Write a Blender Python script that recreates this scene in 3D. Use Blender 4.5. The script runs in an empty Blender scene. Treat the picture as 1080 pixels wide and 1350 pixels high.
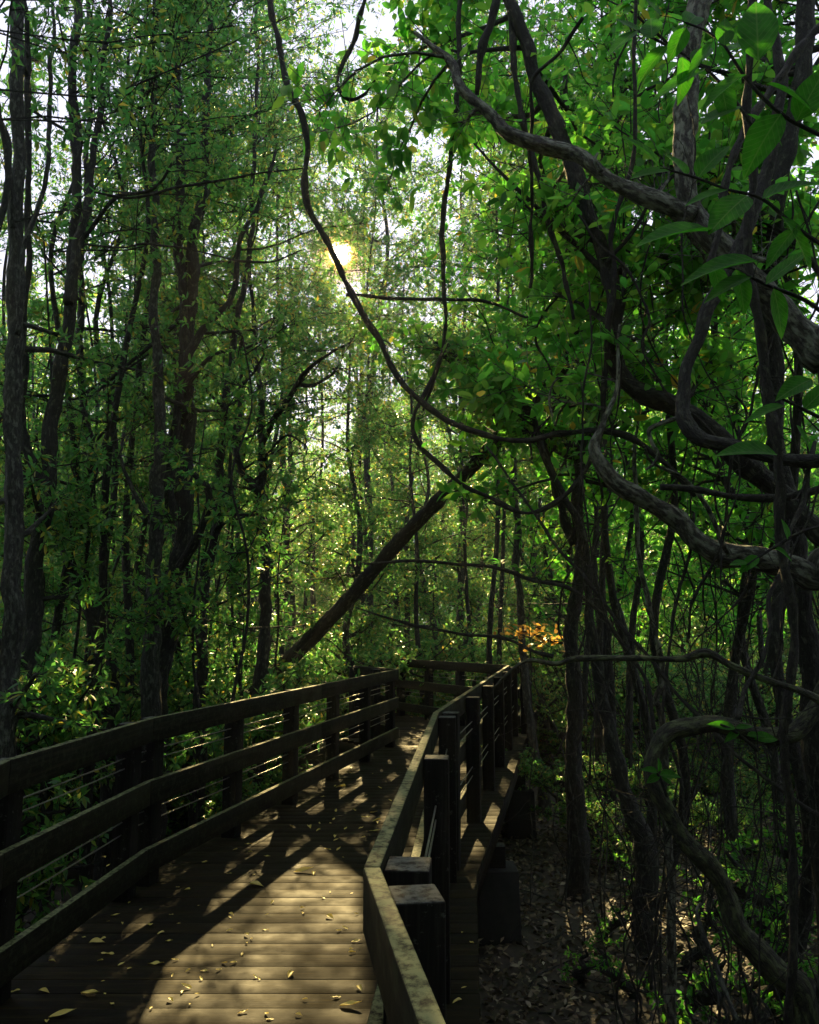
import bpy, math, random
import numpy as np
from mathutils import Vector, Matrix, noise

R = math.radians
rng = np.random.default_rng(11)
random.seed(5)
SC = bpy.context.scene
COL = SC.collection

# ------------------------------------------------------------------ camera model
CAMZ = 1.65
PITCH = R(8.06)
F = 1080.0
GZ = -1.05                                   # forest floor, the deck top is z = 0
def ray(x, y):
    a = (x-540)/F; b = (675-y)/F
    return np.array([a, math.cos(PITCH)-b*math.sin(PITCH), math.sin(PITCH)+b*math.cos(PITCH)])
def U(x, y, Y):                              # a point at distance Y in front of the camera
    d = ray(x, y); return np.array([0, 0, CAMZ]) + d*(Y/d[1])
def G(x, y, z=0.0):                          # a point on the level z
    d = ray(x, y); t = (z-CAMZ)/d[2]; return np.array([0, 0, CAMZ]) + d*t
SUN = ray(449, 334); SUN = SUN/np.linalg.norm(SUN)

# ------------------------------------------------------------------ object helpers
def tag(o, label=None, cat=None, group=None, kind=None):
    if label: o['label'] = label
    if cat: o['category'] = cat
    if group: o['group'] = group
    if kind: o['kind'] = kind
    return o
def empty(name, loc, label, cat, group=None):
    o = bpy.data.objects.new(name, None); COL.objects.link(o); o.location = loc
    o.empty_display_size = .2
    return tag(o, label, cat, group)

class MB:
    def __init__(s): s.V = []; s.G = []; s.F = {}; s.n = 0
    def add(s, V, faces, grain=None):        # faces: list of int arrays (M,k)
        V = np.asarray(V, float).reshape(-1, 3)
        s.V.append(V); s.G.append(V.copy() if grain is None else np.asarray(grain, float).reshape(-1, 3))
        for f in faces:
            f = np.asarray(f, np.int64)
            if f.size: s.F.setdefault(f.shape[1], []).append(f+s.n)
        s.n += len(V)
    def hexa(s, c8, grain=None):             # 4 bottom corners then 4 top corners, counter-clockwise
        s.add(c8, [[[3,2,1,0],[4,5,6,7],[0,1,5,4],[1,2,6,5],[2,3,7,6],[3,0,4,7]]], grain)
    def tube(s, P, rad, sides=8, wob=.0, seed=0.):
        P = np.asarray(P, float); n = len(P); rad = np.asarray(rad, float)
        T = np.gradient(P, axis=0); T /= np.linalg.norm(T, axis=1)[:, None]+1e-9
        ref = np.array([1., 0, 0]) if abs(T[0][0]) < .8 else np.array([0, 1., 0])
        u = ref - T[0]*ref.dot(T[0]); u /= np.linalg.norm(u)
        a = np.arange(sides)*2*math.pi/sides; ca, sa = np.cos(a), np.sin(a)
        V = np.empty((n, sides, 3)); Gr = np.empty((n, sides, 3)); L = 0.
        for i in range(n):
            u = u - T[i]*u.dot(T[i]); u /= np.linalg.norm(u)+1e-9
            v = np.cross(T[i], u)
            if i: L += np.linalg.norm(P[i]-P[i-1])
            r = rad[i]*np.ones(sides)
            if wob:
                r = r*np.array([1+wob*noise.noise(Vector((c*1.3+seed, q*1.3, L*2.2))) + wob*.6*noise.noise(Vector((c*3+seed, q*3, L*7)))+wob*.45*noise.noise(Vector((c*5+seed, q*5, L*19))) for c, q in zip(ca, sa)])
            V[i] = P[i] + r[:, None]*(ca[:, None]*u + sa[:, None]*v)
            Gr[i] = np.stack([ca*rad[i], sa*rad[i], np.full(sides, L)], 1) + seed
        idx = np.arange(n*sides).reshape(n, sides)
        q = np.stack([idx[:-1], np.roll(idx, -1, 1)[:-1], np.roll(idx, -1, 1)[1:], idx[1:]], -1).reshape(-1, 4)
        s.add(V, [q, idx[0][::-1][None], idx[-1][None]], Gr)
    def prisms(s, A, B, ra, rb):             # many straight three-sided twigs
        A = np.asarray(A); B = np.asarray(B); n = len(A)
        if not n: return
        d = B-A; d /= np.linalg.norm(d, axis=1)[:, None]+1e-9
        ref = np.where(np.abs(d[:, 2:3]) > .9, [[1., 0, 0]], [[0, 0, 1.]])
        u = np.cross(d, ref); u /= np.linalg.norm(u, axis=1)[:, None]; v = np.cross(d, u)
        V = np.empty((n, 6, 3))
        for k in range(3):
            o = math.cos(k*2.094)*u + math.sin(k*2.094)*v
            V[:, k] = A+o*ra; V[:, k+3] = B+o*rb
        b = (np.arange(n)*6)[:, None]
        q = np.concatenate([b+np.array([[k, (k+1) % 3, (k+1) % 3+3, k+3]]) for k in range(3)])
        s.add(V, [q])
    def leaves(s, P, D, L, W, form=6, r=None):
        n = len(P)
        if not n: return
        r = r or rng
        D = D/(np.linalg.norm(D, axis=1)[:, None]+1e-9)
        up = np.array([0, 0, 1.]) + r.normal(0, .55, (n, 3))
        S = np.cross(D, up); S /= np.linalg.norm(S, axis=1)[:, None]+1e-9
        N = np.cross(S, D)
        L = (L*r.uniform(.65, 1.25, n))[:, None]; W = (W*r.uniform(.75, 1.2, n))[:, None]
        dr = -N*L*r.uniform(.02, .2, (n, 1))
        if form == 4:
            V = np.stack([P, P+D*L*.5+S*W*.5+N*W*.12, P+D*L+dr, P+D*L*.5-S*W*.5+N*W*.12], 1); k = 4
        else:
            V = np.stack([P, P+D*L*.3+S*W*.42+N*W*.1, P+D*L*.68+S*W*.4+N*W*.06+dr*.4, P+D*L+dr,
                          P+D*L*.68-S*W*.4+N*W*.06+dr*.4, P+D*L*.3-S*W*.42+N*W*.1], 1); k = 6
        s.add(V, [np.arange(n*k).reshape(n, k)])
    def build(s, name, mat, parent=None, smooth=False, origin=None, bevel=0):
        V = np.concatenate(s.V); Gr = np.concatenate(s.G)
        if origin is not None: V = V-np.asarray(origin)
        me = bpy.data.meshes.new(name)
        loops = []; starts = []; tot = 0
        for k in sorted(s.F):
            f = np.concatenate(s.F[k]); loops.append(f.ravel()); starts.append(tot+np.arange(len(f))*k); tot += f.size
        loops = np.concatenate(loops); starts = np.concatenate(starts)
        me.vertices.add(len(V)); me.vertices.foreach_set('co', V.astype(np.float32).ravel())
        me.loops.add(len(loops)); me.loops.foreach_set('vertex_index', loops.astype(np.int32))
        me.polygons.add(len(starts)); me.polygons.foreach_set('loop_start', starts.astype(np.int32))
        if smooth: me.polygons.foreach_set('use_smooth', np.ones(len(starts), bool))
        if not s.F.get('x'):
            at = me.attributes.new('grain', 'FLOAT_VECTOR', 'POINT'); at.data.foreach_set('vector', Gr.astype(np.float32).ravel())
        me.update(calc_edges=True)
        me.materials.append(mat)
        o = bpy.data.objects.new(name, me); COL.objects.link(o)
        if parent is not None: o.parent = parent
        if bevel:
            b = o.modifiers.new('bevel', 'BEVEL'); b.width = bevel; b.segments = 2; b.limit_method = 'ANGLE'
        return o

def smooth_path(P, rad, per=5):
    P = np.asarray(P, float); rad = np.asarray(rad, float); n = len(P)
    Q = np.concatenate([[2*P[0]-P[1]], P, [2*P[-1]-P[-2]]]); out = []; ro = []
    for i in range(n-1):
        a, b, c, d = Q[i], Q[i+1], Q[i+2], Q[i+3]
        for k in range(per):
            t = k/per
            out.append(.5*(2*b+(c-a)*t+(2*a-5*b+4*c-d)*t*t+(3*b-a-3*c+d)*t**3)); ro.append(rad[i]*(1-t)+rad[i+1]*t)
    out.append(P[-1]); ro.append(rad[-1])
    return np.array(out), np.array(ro)

# ------------------------------------------------------------------ materials
def mat(name):
    m = bpy.data.materials.new(name); m.use_nodes = True; nt = m.node_tree; nt.nodes.clear()
    o = nt.nodes.new('ShaderNodeOutputMaterial')
    return m, nt, o
def nd(nt, t, **kw):
    n = nt.nodes.new(t)
    for k, v in kw.items():
        if k.startswith('i_'):
            key = k[2:]; key = int(key) if key.isdigit() else key.replace('_', ' ')
            n.inputs[key].default_value = v
        else: setattr(n, k, v)
    return n
def ramp(nt, src, stops, interp='LINEAR'):
    n = nt.nodes.new('ShaderNodeValToRGB'); e = n.color_ramp.elements; n.color_ramp.interpolation = interp
    while len(e) < len(stops): e.new(.5)
    for q, (p, c) in zip(e, stops): q.position = p; q.color = (*c, 1)
    nt.links.new(src, n.inputs[0]); return n

def leaf_mat(name, cols, trans, tfac=.5, rough=.42):
    m, nt, o = mat(name); L = nt.links.new
    g = nd(nt, 'ShaderNodeNewGeometry')
    r = ramp(nt, g.outputs['Random Per Island'], cols)
    r2 = ramp(nt, g.outputs['Random Per Island'], trans)
    p = nd(nt, 'ShaderNodeBsdfPrincipled', i_Roughness=rough)
    p.inputs['Specular IOR Level'].default_value = .35
    L(r.outputs[0], p.inputs['Base Color'])
    t = nd(nt, 'ShaderNodeBsdfTranslucent'); L(r2.outputs[0], t.inputs['Color'])
    x = nd(nt, 'ShaderNodeMixShader', i_0=tfac); L(p.outputs[0], x.inputs[1]); L(t.outputs[0], x.inputs[2])
    L(x.outputs[0], o.inputs[0]); return m
LEAF_A = leaf_mat('mangrove_leaf', [(0, (.035, .10, .03)), (.5, (.06, .15, .042)), (.93, (.085, .17, .03)), (1, (.3, .24, .03))],
                  [(0, (.11, .42, .09)), (.6, (.20, .56, .10)), (.93, (.40, .62, .10)), (1, (.8, .6, .08))], .5, .36)
LEAF_B = leaf_mat('broad_leaf', [(0, (.035, .13, .016)), (.5, (.055, .20, .024)), (.97, (.09, .24, .03)), (1, (.3, .22, .02))],
                  [(0, (.10, .48, .05)), (.6, (.19, .62, .06)), (.97, (.35, .68, .07)), (1, (.8, .5, .05))], .6, .45)
LEAF_C = leaf_mat('small_leaf', [(0, (.03, .08, .03)), (.55, (.06, .13, .035)), (.9, (.12, .17, .04)), (1, (.25, .17, .05))],
                  [(0, (.12, .42, .10)), (.6, (.24, .56, .11)), (.94, (.5, .62, .12)), (1, (.8, .5, .1))], .52, .35)
LEAF_N = leaf_mat('near_leaf', [(0, (.016, .10, .008)), (1, (.03, .15, .012))], [(0, (.04, .32, .015)), (1, (.09, .42, .02))], .55, .6)
LEAF_N.node_tree.nodes['Principled BSDF'].inputs['Specular IOR Level'].default_value = .15
LEAF_Y = leaf_mat('yellow_leaf', [(0, (.6, .5, .12)), (.6, (.62, .5, .12)), (1, (.45, .26, .07))], [(0, (.6, .5, .1)), (1, (.6, .4, .08))], .2, .45)
LEAF_O = leaf_mat('orange_leaf', [(0, (.35, .16, .04)), (1, (.45, .28, .07))], [(0, (.8, .45, .08)), (1, (.85, .6, .15))], .5, .4)
LITTER = leaf_mat('litter_leaf', [(0, (.04, .032, .02)), (.5, (.12, .09, .055)), (.86, (.25, .19, .12)), (1, (.4, .36, .25))],
                  [(0, (.03, .025, .015)), (1, (.1, .07, .04))], .1, .5)

def veined(m):
    nt = m.node_tree; L = nt.links.new; p = [n for n in nt.nodes if n.type == 'BSDF_PRINCIPLED'][0]; t = [n for n in nt.nodes if n.type == 'BSDF_TRANSLUCENT'][0]
    a = nd(nt, 'ShaderNodeAttribute', attribute_name='grain'); sp = nd(nt, 'ShaderNodeSeparateXYZ'); L(a.outputs['Vector'], sp.inputs[0])
    ab = nd(nt, 'ShaderNodeMath', operation='ABSOLUTE'); L(sp.outputs[1], ab.inputs[0])
    k = nd(nt, 'ShaderNodeMath', operation='MULTIPLY_ADD'); L(ab.outputs[0], k.inputs[0]); k.inputs[1].default_value = -1.1; L(sp.outputs[0], k.inputs[2])
    w = nd(nt, 'ShaderNodeMath', operation='MULTIPLY'); L(k.outputs[0], w.inputs[0]); w.inputs[1].default_value = 62; sn = nd(nt, 'ShaderNodeMath', operation='SINE'); L(w.outputs[0], sn.inputs[0])
    v = ramp(nt, sn.outputs[0], [(.8, (0, 0, 0)), (1, (.55, .55, .55))]); mr_ = ramp(nt, ab.outputs[0], [(.006, (1, 1, 1)), (.014, (0, 0, 0))])
    mx = nd(nt, 'ShaderNodeMix', data_type='RGBA', blend_type='LIGHTEN'); mx.inputs[0].default_value = 1; L(v.outputs[0], mx.inputs[6]); L(mr_.outputs[0], mx.inputs[7])
    g = nd(nt, 'ShaderNodeNewGeometry'); n = nd(nt, 'ShaderNodeTexNoise', i_Scale=45, i_Detail=4); L(g.outputs['Position'], n.inputs['Vector']); nr = ramp(nt, n.outputs[0], [(.3, (.6, .62, .6)), (.7, (1.2, 1.15, 1))])
    for sh, key in ((p, 'Base Color'), (t, 'Color')):
        src = sh.inputs[key].links[0].from_socket
        m1 = nd(nt, 'ShaderNodeMix', data_type='RGBA', blend_type='MULTIPLY'); m1.inputs[0].default_value = 1; L(src, m1.inputs[6]); L(nr.outputs[0], m1.inputs[7])
        m2 = nd(nt, 'ShaderNodeMix', data_type='RGBA'); L(mx.outputs[2], m2.inputs[0]); L(m1.outputs[2], m2.inputs[6]); m2.inputs[7].default_value = (.14, .3, .06, 1) if key == 'Base Color' else (.1, .3, .03, 1)
        L(m2.outputs[2], sh.inputs[key])
    b = nd(nt, 'ShaderNodeBump', i_Strength=.5, i_Distance=.002); L(mx.outputs[2], b.inputs['Height']); L(b.outputs[0], p.inputs['Normal'])
veined(LEAF_N)

def bark_mat(name, dark, light, patch, amount=.5, scale=1.0):
    m, nt, o = mat(name); L = nt.links.new
    a = nd(nt, 'ShaderNodeAttribute', attribute_name='grain')
    mp = nd(nt, 'ShaderNodeMapping'); mp.inputs['Scale'].default_value = (34*scale, 34*scale, 9*scale); L(a.outputs['Vector'], mp.inputs[0])
    n1 = nd(nt, 'ShaderNodeTexNoise', i_Scale=1.6, i_Detail=7, i_Roughness=.68); L(mp.outputs[0], n1.inputs['Vector'])
    mc = nd(nt, 'ShaderNodeMapping'); mc.inputs['Scale'].default_value = (60*scale, 60*scale, 17*scale); L(a.outputs['Vector'], mc.inputs[0])
    vo = nd(nt, 'ShaderNodeTexVoronoi', i_Scale=1.0, feature='DISTANCE_TO_EDGE'); 
    ds = nd(nt, 'ShaderNodeTexNoise', i_Scale=2.2, i_Detail=4); L(mc.outputs[0], ds.inputs['Vector'])
    av = nd(nt, 'ShaderNodeVectorMath', operation='ADD'); L(mc.outputs[0], av.inputs[0]); L(ds.outputs['Color'], av.inputs[1]); L(av.outputs[0], vo.inputs['Vector'])
    cr = ramp(nt, vo.outputs[0], [(0, (.35, .35, .35)), (.12, (1, 1, 1))])
    r_ = ramp(nt, n1.outputs[0], [(.36, dark), (.6, light)])
    r = nd(nt, 'ShaderNodeVectorMath', operation='MULTIPLY'); L(r_.outputs[0], r.inputs[0]); L(cr.outputs[0], r.inputs[1])
    hs = nd(nt, 'ShaderNodeMath', operation='MULTIPLY'); L(n1.outputs[0], hs.inputs[0]); L(cr.outputs[0], hs.inputs[1])
    mp2 = nd(nt, 'ShaderNodeMapping'); mp2.inputs['Scale'].default_value = (26, 26, 11); L(a.outputs['Vector'], mp2.inputs[0])
    n2 = nd(nt, 'ShaderNodeTexNoise', i_Scale=1.3, i_Detail=5, i_Roughness=.6); L(mp2.outputs[0], n2.inputs['Vector'])
    r2 = ramp(nt, n2.outputs[0], [(.62-amount*.25, (0, 0, 0)), (.72-amount*.2, (1, 1, 1))])
    mx = nd(nt, 'ShaderNodeMix', data_type='RGBA'); L(r2.outputs[0], mx.inputs[0]); L(r.outputs[0], mx.inputs[6]); mx.inputs[7].default_value = (*patch, 1)
    p = nd(nt, 'ShaderNodeBsdfPrincipled', i_Roughness=.82); L(mx.outputs[2], p.inputs['Base Color'])
    b = nd(nt, 'ShaderNodeBump', i_Strength=1.0, i_Distance=.025); L(hs.outputs[0], b.inputs['Height']); L(b.outputs[0], p.inputs['Normal'])
    L(p.outputs[0], o.inputs[0]); return m
BARK_D = bark_mat('dark_bark', (.006, .006, .005), (.026, .025, .019), (.08, .08, .06), .3)
BARK_G = bark_mat('grey_bark', (.011, .011, .009), (.052, .052, .043), (.12, .125, .105), .4)
BARK_P = bark_mat('pale_lichen_bark', (.018, .016, .012), (.075, .07, .05), (.22, .235, .18), .62)
BARK_M = bark_mat('mossy_bark', (.014, .014, .009), (.05, .047, .028), (.10, .12, .05), .6)
VINE_M = bark_mat('vine_bark', (.007, .006, .005), (.03, .025, .018), (.07, .07, .045), .35, 1.6)

def wood_mat(name, dark, mid, light, rough=.62, moss=None, mamt=.0, top=None):
    m, nt, o = mat(name); L = nt.links.new
    a = nd(nt, 'ShaderNodeAttribute', attribute_name='grain')
    g = nd(nt, 'ShaderNodeNewGeometry')
    mp = nd(nt, 'ShaderNodeMapping'); mp.inputs['Scale'].default_value = (1.4, 42, 42); L(a.outputs['Vector'], mp.inputs[0])
    n1 = nd(nt, 'ShaderNodeTexNoise', i_Scale=1.5, i_Detail=8, i_Roughness=.72, i_Distortion=.3); L(mp.outputs[0], n1.inputs['Vector'])
    r = ramp(nt, n1.outputs[0], [(.28, dark), (.5, mid), (.74, light)])
    n2 = nd(nt, 'ShaderNodeTexNoise', i_Scale=3.1, i_Detail=6, i_Roughness=.6); L(g.outputs['Position'], n2.inputs['Vector'])
    r2 = ramp(nt, n2.outputs[0], [(.3, (.5, .5, .5)), (.7, (1.15, 1.15, 1.15))])
    mu = nd(nt, 'ShaderNodeMix', data_type='RGBA', blend_type='MULTIPLY'); mu.inputs[0].default_value = 1
    L(r.outputs[0], mu.inputs[6]); L(r2.outputs[0], mu.inputs[7])
    r3 = ramp(nt, g.outputs['Random Per Island'], [(0, (.72, .73, .76)), (1, (1.22, 1.18, 1.1))])
    mv = nd(nt, 'ShaderNodeMix', data_type='RGBA', blend_type='MULTIPLY'); mv.inputs[0].default_value = 1
    L(mu.outputs[2], mv.inputs[6]); L(r3.outputs[0], mv.inputs[7])
    last = mv.outputs[2]
    if moss:
        n3 = nd(nt, 'ShaderNodeTexNoise', i_Scale=26, i_Detail=6, i_Roughness=.75); L(g.outputs['Position'], n3.inputs['Vector'])
        r4 = ramp(nt, n3.outputs[0], [(.6-mamt*.3, (0, 0, 0)), (.75-mamt*.2, (1, 1, 1))])
        mm = nd(nt, 'ShaderNodeMix', data_type='RGBA'); L(r4.outputs[0], mm.inputs[0]); L(last, mm.inputs[6]); mm.inputs[7].default_value = (*moss, 1)
        last = mm.outputs[2]
    if top:                                    # bleached end grain and algae on upward faces, plus light painted into rail tops
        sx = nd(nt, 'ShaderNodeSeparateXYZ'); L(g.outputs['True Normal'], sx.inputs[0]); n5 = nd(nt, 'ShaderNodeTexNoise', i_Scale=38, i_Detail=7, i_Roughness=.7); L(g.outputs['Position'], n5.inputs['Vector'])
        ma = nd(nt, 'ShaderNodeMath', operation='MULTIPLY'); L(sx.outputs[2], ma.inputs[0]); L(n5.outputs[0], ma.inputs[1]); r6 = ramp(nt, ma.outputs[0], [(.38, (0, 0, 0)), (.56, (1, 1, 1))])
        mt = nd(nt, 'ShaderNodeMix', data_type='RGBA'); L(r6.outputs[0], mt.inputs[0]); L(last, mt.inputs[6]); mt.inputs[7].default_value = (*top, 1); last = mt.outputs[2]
    p = nd(nt, 'ShaderNodeBsdfPrincipled', i_Roughness=rough); L(last, p.inputs['Base Color'])
    rr = ramp(nt, n2.outputs[0], [(.3, (rough-.18,)*3), (.7, (rough+.15,)*3)]); L(rr.outputs[0], p.inputs['Roughness'])
    p.inputs['Specular IOR Level'].default_value = .12
    b = nd(nt, 'ShaderNodeBump', i_Strength=.55, i_Distance=.003); L(n1.outputs[0], b.inputs['Height']); L(b.outputs[0], p.inputs['Normal'])
    L(p.outputs[0], o.inputs[0]); return m
WOOD_DECK = wood_mat('deck_wood', (.005, .004, .003), (.0105, .0078, .0032), (.05, .036, .009), .8, (.012, .011, .009), .2)
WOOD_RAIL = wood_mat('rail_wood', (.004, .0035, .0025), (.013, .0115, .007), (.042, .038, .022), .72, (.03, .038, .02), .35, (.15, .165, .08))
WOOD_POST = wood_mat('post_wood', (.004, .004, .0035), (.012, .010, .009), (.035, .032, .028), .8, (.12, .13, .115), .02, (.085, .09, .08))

def simple(name, col, rough, metal=0, nscale=20, var=.4):
    m, nt, o = mat(name); L = nt.links.new
    g = nd(nt, 'ShaderNodeNewGeometry')
    n = nd(nt, 'ShaderNodeTexNoise', i_Scale=nscale, i_Detail=8, i_Roughness=.65); L(g.outputs['Position'], n.inputs['Vector'])
    r = ramp(nt, n.outputs[0], [(.3, tuple(c*(1-var) for c in col)), (.7, tuple(c*(1+var) for c in col))])
    p = nd(nt, 'ShaderNodeBsdfPrincipled', i_Roughness=rough, i_Metallic=metal); L(r.outputs[0], p.inputs['Base Color'])
    b = nd(nt, 'ShaderNodeBump', i_Strength=.5, i_Distance=.01); L(n.outputs[0], b.inputs['Height']); L(b.outputs[0], p.inputs['Normal'])
    L(p.outputs[0], o.inputs[0]); return m
CABLE = simple('steel_cable', (.32, .31, .28), .38, .9, 60, .3)
CONC = simple('stained_concrete', (.012, .0115, .010), .9, 0, 9, .6)
MUD = simple('forest_mud', (.045, .034, .024), .7, 0, 6, .7)

# ------------------------------------------------------------------ world and sun
el = math.asin(SUN[2]); az = math.atan2(SUN[0], SUN[1])
W = bpy.data.worlds.new('World'); SC.world = W; W.use_nodes = True
nt = W.node_tree; nt.nodes.clear(); L = nt.links.new
sky = nd(nt, 'ShaderNodeTexSky', sky_type='NISHITA'); sky.sun_disc = False
sky.sun_elevation = el; sky.sun_rotation = az; sky.air_density = 1.2; sky.dust_density = 1.0; sky.ozone_density = 3.0
bg = nd(nt, 'ShaderNodeBackground', i_Strength=.13)
tc = nd(nt, 'ShaderNodeTexCoord')
dt = nd(nt, 'ShaderNodeVectorMath', operation='DOT_PRODUCT'); dt.inputs[1].default_value = tuple(SUN)
nm = nd(nt, 'ShaderNodeVectorMath', operation='NORMALIZE'); L(tc.outputs['Generated'], nm.inputs[0]); L(nm.outputs[0], dt.inputs[0])
mr = nd(nt, 'ShaderNodeMapRange'); mr.inputs[1].default_value = math.cos(R(2.6)); mr.inputs[2].default_value = 1.0; L(dt.outputs['Value'], mr.inputs[0])
fa = ramp(nt, mr.outputs[0], [(0, (0, 0, 0)), (.75, (.75,)*3), (.9, (1, 1, 1))])
rp = ramp(nt, mr.outputs[0], [(0, (.10, .075, .05)), (.75, (.13, .062, .012)), (.90, (.26, .12, .018)), (.945, (1.2, .85, .35)), (1, (1, .9, .7))])
bg2 = nd(nt, 'ShaderNodeBackground', i_Strength=1.0); L(rp.outputs[0], bg2.inputs[0])
ad = nd(nt, 'ShaderNodeMixShader'); ow = nd(nt, 'ShaderNodeOutputWorld'); L(fa.outputs[0], ad.inputs[0])
gm = nd(nt, 'ShaderNodeVectorMath', operation='MULTIPLY'); gm.inputs[1].default_value = (2.3, 2.3, 2.3); L(sky.outputs[0], gm.inputs[0])
cp_ = nd(nt, 'ShaderNodeVectorMath', operation='MINIMUM'); cp_.inputs[1].default_value = (.82, .86, 1.12); L(gm.outputs[0], cp_.inputs[0]); L(cp_.outputs[0], bg.inputs[0])
L(bg.outputs[0], ad.inputs[1]); L(bg2.outputs[0], ad.inputs[2]); L(ad.outputs[0], ow.inputs[0])
sl = bpy.data.lights.new('sun', 'SUN'); sl.energy = 2.1; sl.angle = R(.5); sl.color = (1, .74, .32)
so = bpy.data.objects.new('sun', sl); COL.objects.link(so); so.rotation_euler = Vector(-SUN).to_track_quat('-Z', 'Y').to_euler()
so.location = tuple(SUN*60)

# ------------------------------------------------------------------ the boardwalk
def g2(x, y, z=0.): p = G(x, y, z); return np.array([p[0], p[1]])
TOP = 1.07
RK1 = g2(479, 1143, TOP); RK2 = g2(571, 939, TOP); RK3 = g2(669, 877, TOP); RF = g2(520, 868, TOP)
LK1 = g2(14, 1002, TOP); LK2 = g2(203, 947, TOP); LK3 = g2(526, 882, TOP)
d0 = (np.array([370-540, 1080.])); d0 /= np.linalg.norm(d0)
R0 = RK1-d0*4.0; L0 = LK1-d0*5.0
RFE = RF + (RF-RK3)/np.linalg.norm(RF-RK3)*1.1
LE = LK3 + (RF-RK3)/np.linalg.norm(RF-RK3)*1.3
RIGHT = [R0, RK1, RK2, RK3, RFE]
LEFT = [L0, LK1, LK2, LK3, LE]

def offset(poly, d):                          # d > 0 to the right of travel, mitred
    out = []
    for i, p in enumerate(poly):
        ns = []
        for a, b in ((i-1, i), (i, i+1)):
            if a >= 0 and b < len(poly):
                t = poly[b]-poly[a]; t = t/np.linalg.norm(t); ns.append(np.array([t[1], -t[0]]))
        n = sum(ns); n = n/np.linalg.norm(n); out.append(p+n*d/max(.4, n.dot(ns[0])))
    return out

def railing(label, poly, side, posts, group):
    root = empty('boardwalk_railing', (*poly[1], 0), label, 'railing', group)
    og = np.array([*poly[1], 0.])
    o1 = offset(poly, side*.042)
    for z0, z1 in ((.92, TOP), (.526, .676), (.108, .258)):
        for i in range(len(poly)-1):
            a, b, c, d = poly[i], poly[i+1], o1[i+1], o1[i]
            ln = np.linalg.norm(b-a); cuts = [0, ln]
            if ln > 4:
                k = int(round(ln/3.1)); cuts = [ln*q/k for q in range(k+1)]
            for s0, s1 in zip(cuts[:-1], cuts[1:]):
                e0 = (s0+.0012)/ln; e1 = (s1-.0012)/ln
                q = [a+(b-a)*e0, a+(b-a)*e1, d+(c-d)*e1, d+(c-d)*e0]
                if side < 0: q = [q[0], q[3], q[2], q[1]]; gx = [0, 0, s1-s0, s1-s0]; gy = [0, .042, .042, 0]
                else: q = [q[0], q[3], q[2], q[1]][::-1]; gx = [s1-s0, s1-s0, 0, 0]; gy = [0, .042, .042, 0]
                v = [[*p, z0-0.0] for p in q]+[[*p, z1] for p in q]
                off = rng.uniform(0, 60)
                gr = [[x+off, y+off, 0+off] for x, y in zip(gx, gy)]+[[x+off, y+off, .15+off] for x, y in zip(gx, gy)]
                m = MB(); m.hexa(v, gr); m.build('rail_board', WOOD_RAIL, root, origin=og, bevel=.004)
    for i, s in posts:
        a, b = poly[i], poly[i+1]; t = (b-a)/np.linalg.norm(b-a); n = np.array([t[1], -t[0]])*side
        c = a+t*s; lx, ly = .066, .115
        q = [c-t*lx+n*.0445, c+t*lx+n*.0445, c+t*lx+n*(.0445+ly), c-t*lx+n*(.0445+ly)]
        if side > 0: q = q[::-1]
        zt = 1.052+rng.uniform(-.006, .006)
        v = [[*p, -.32] for p in q]+[[*p, zt] for p in q]
        off = rng.uniform(0, 60); gr = [[z+off, x+off, y+off] for (x, y), z in zip(([0, 0], [.13, 0], [.13, .115], [0, .115])*2, [0]*4+[1.37]*4)]
        m = MB(); m.hexa(v, gr); m.build('post', WOOD_POST, root, origin=og, bevel=.006)
    cp = offset(poly, side*.10)
    for z in (.847, .785, .466, .392):
        P = []
        for i in range(len(cp)-1):
            for k in range(6):
                P.append([*(cp[i]+(cp[i+1]-cp[i])*k/6), z-.004*math.sin(k/6*math.pi)])
        P.append([*cp[-1], z]); m = MB(); m.tube(P, [.0042]*len(P), 6); m.build('cable', CABLE, root, smooth=True, origin=og)
    return root
def seglen(poly, i): return float(np.linalg.norm(poly[i+1]-poly[i]))
def pitch(poly, i, first, last, n): 
    l = seglen(poly, i); return [(i, first+(l-last-first)*k/(n-1)) for k in range(n)]
rp_ = [(0, seglen(RIGHT, 0)-.17), (0, seglen(RIGHT, 0)-1.75), (0, seglen(RIGHT, 0)-3.3)]
rp_ += pitch(RIGHT, 1, .12, .12, 3)+pitch(RIGHT, 2, .16, .12, 6)+pitch(RIGHT, 3, .45, .2, 5)
railing('kinked timber railing on the right edge of the boardwalk, turning left at the far bend', RIGHT, 1, rp_, 'boardwalk railings')
lp_ = [(0, seglen(LEFT, 0)-.15), (0, seglen(LEFT, 0)-1.7), (0, seglen(LEFT, 0)-3.2)]
l1 = seglen(LEFT, 1)
lp_ += [(1, .15), (1, l1-.13)]+pitch(LEFT, 2, .16, .10, 6)+pitch(LEFT, 3, .5, .15, 2)
railing('timber railing with steel cables along the left edge of the boardwalk', LEFT, -1, lp_, 'boardwalk railings')
# the branch railing that carries on beyond the bend
BR0 = RK3+(RK3-RK2)/np.linalg.norm(RK3-RK2)*.35+np.array([.12, 0]); BR1 = g2(702, 855.5, TOP)
BR = [BR0, BR0+(BR1-BR0)*.55, BR1]
railing('short straight railing piece beyond the bend, its cap catching light under the orange leaves', BR, 1,
        [(0, .4), (0, 1.9), (0, 3.4), (1, .4), (1, 1.9), (1, 3.2)], 'boardwalk railings')

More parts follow.
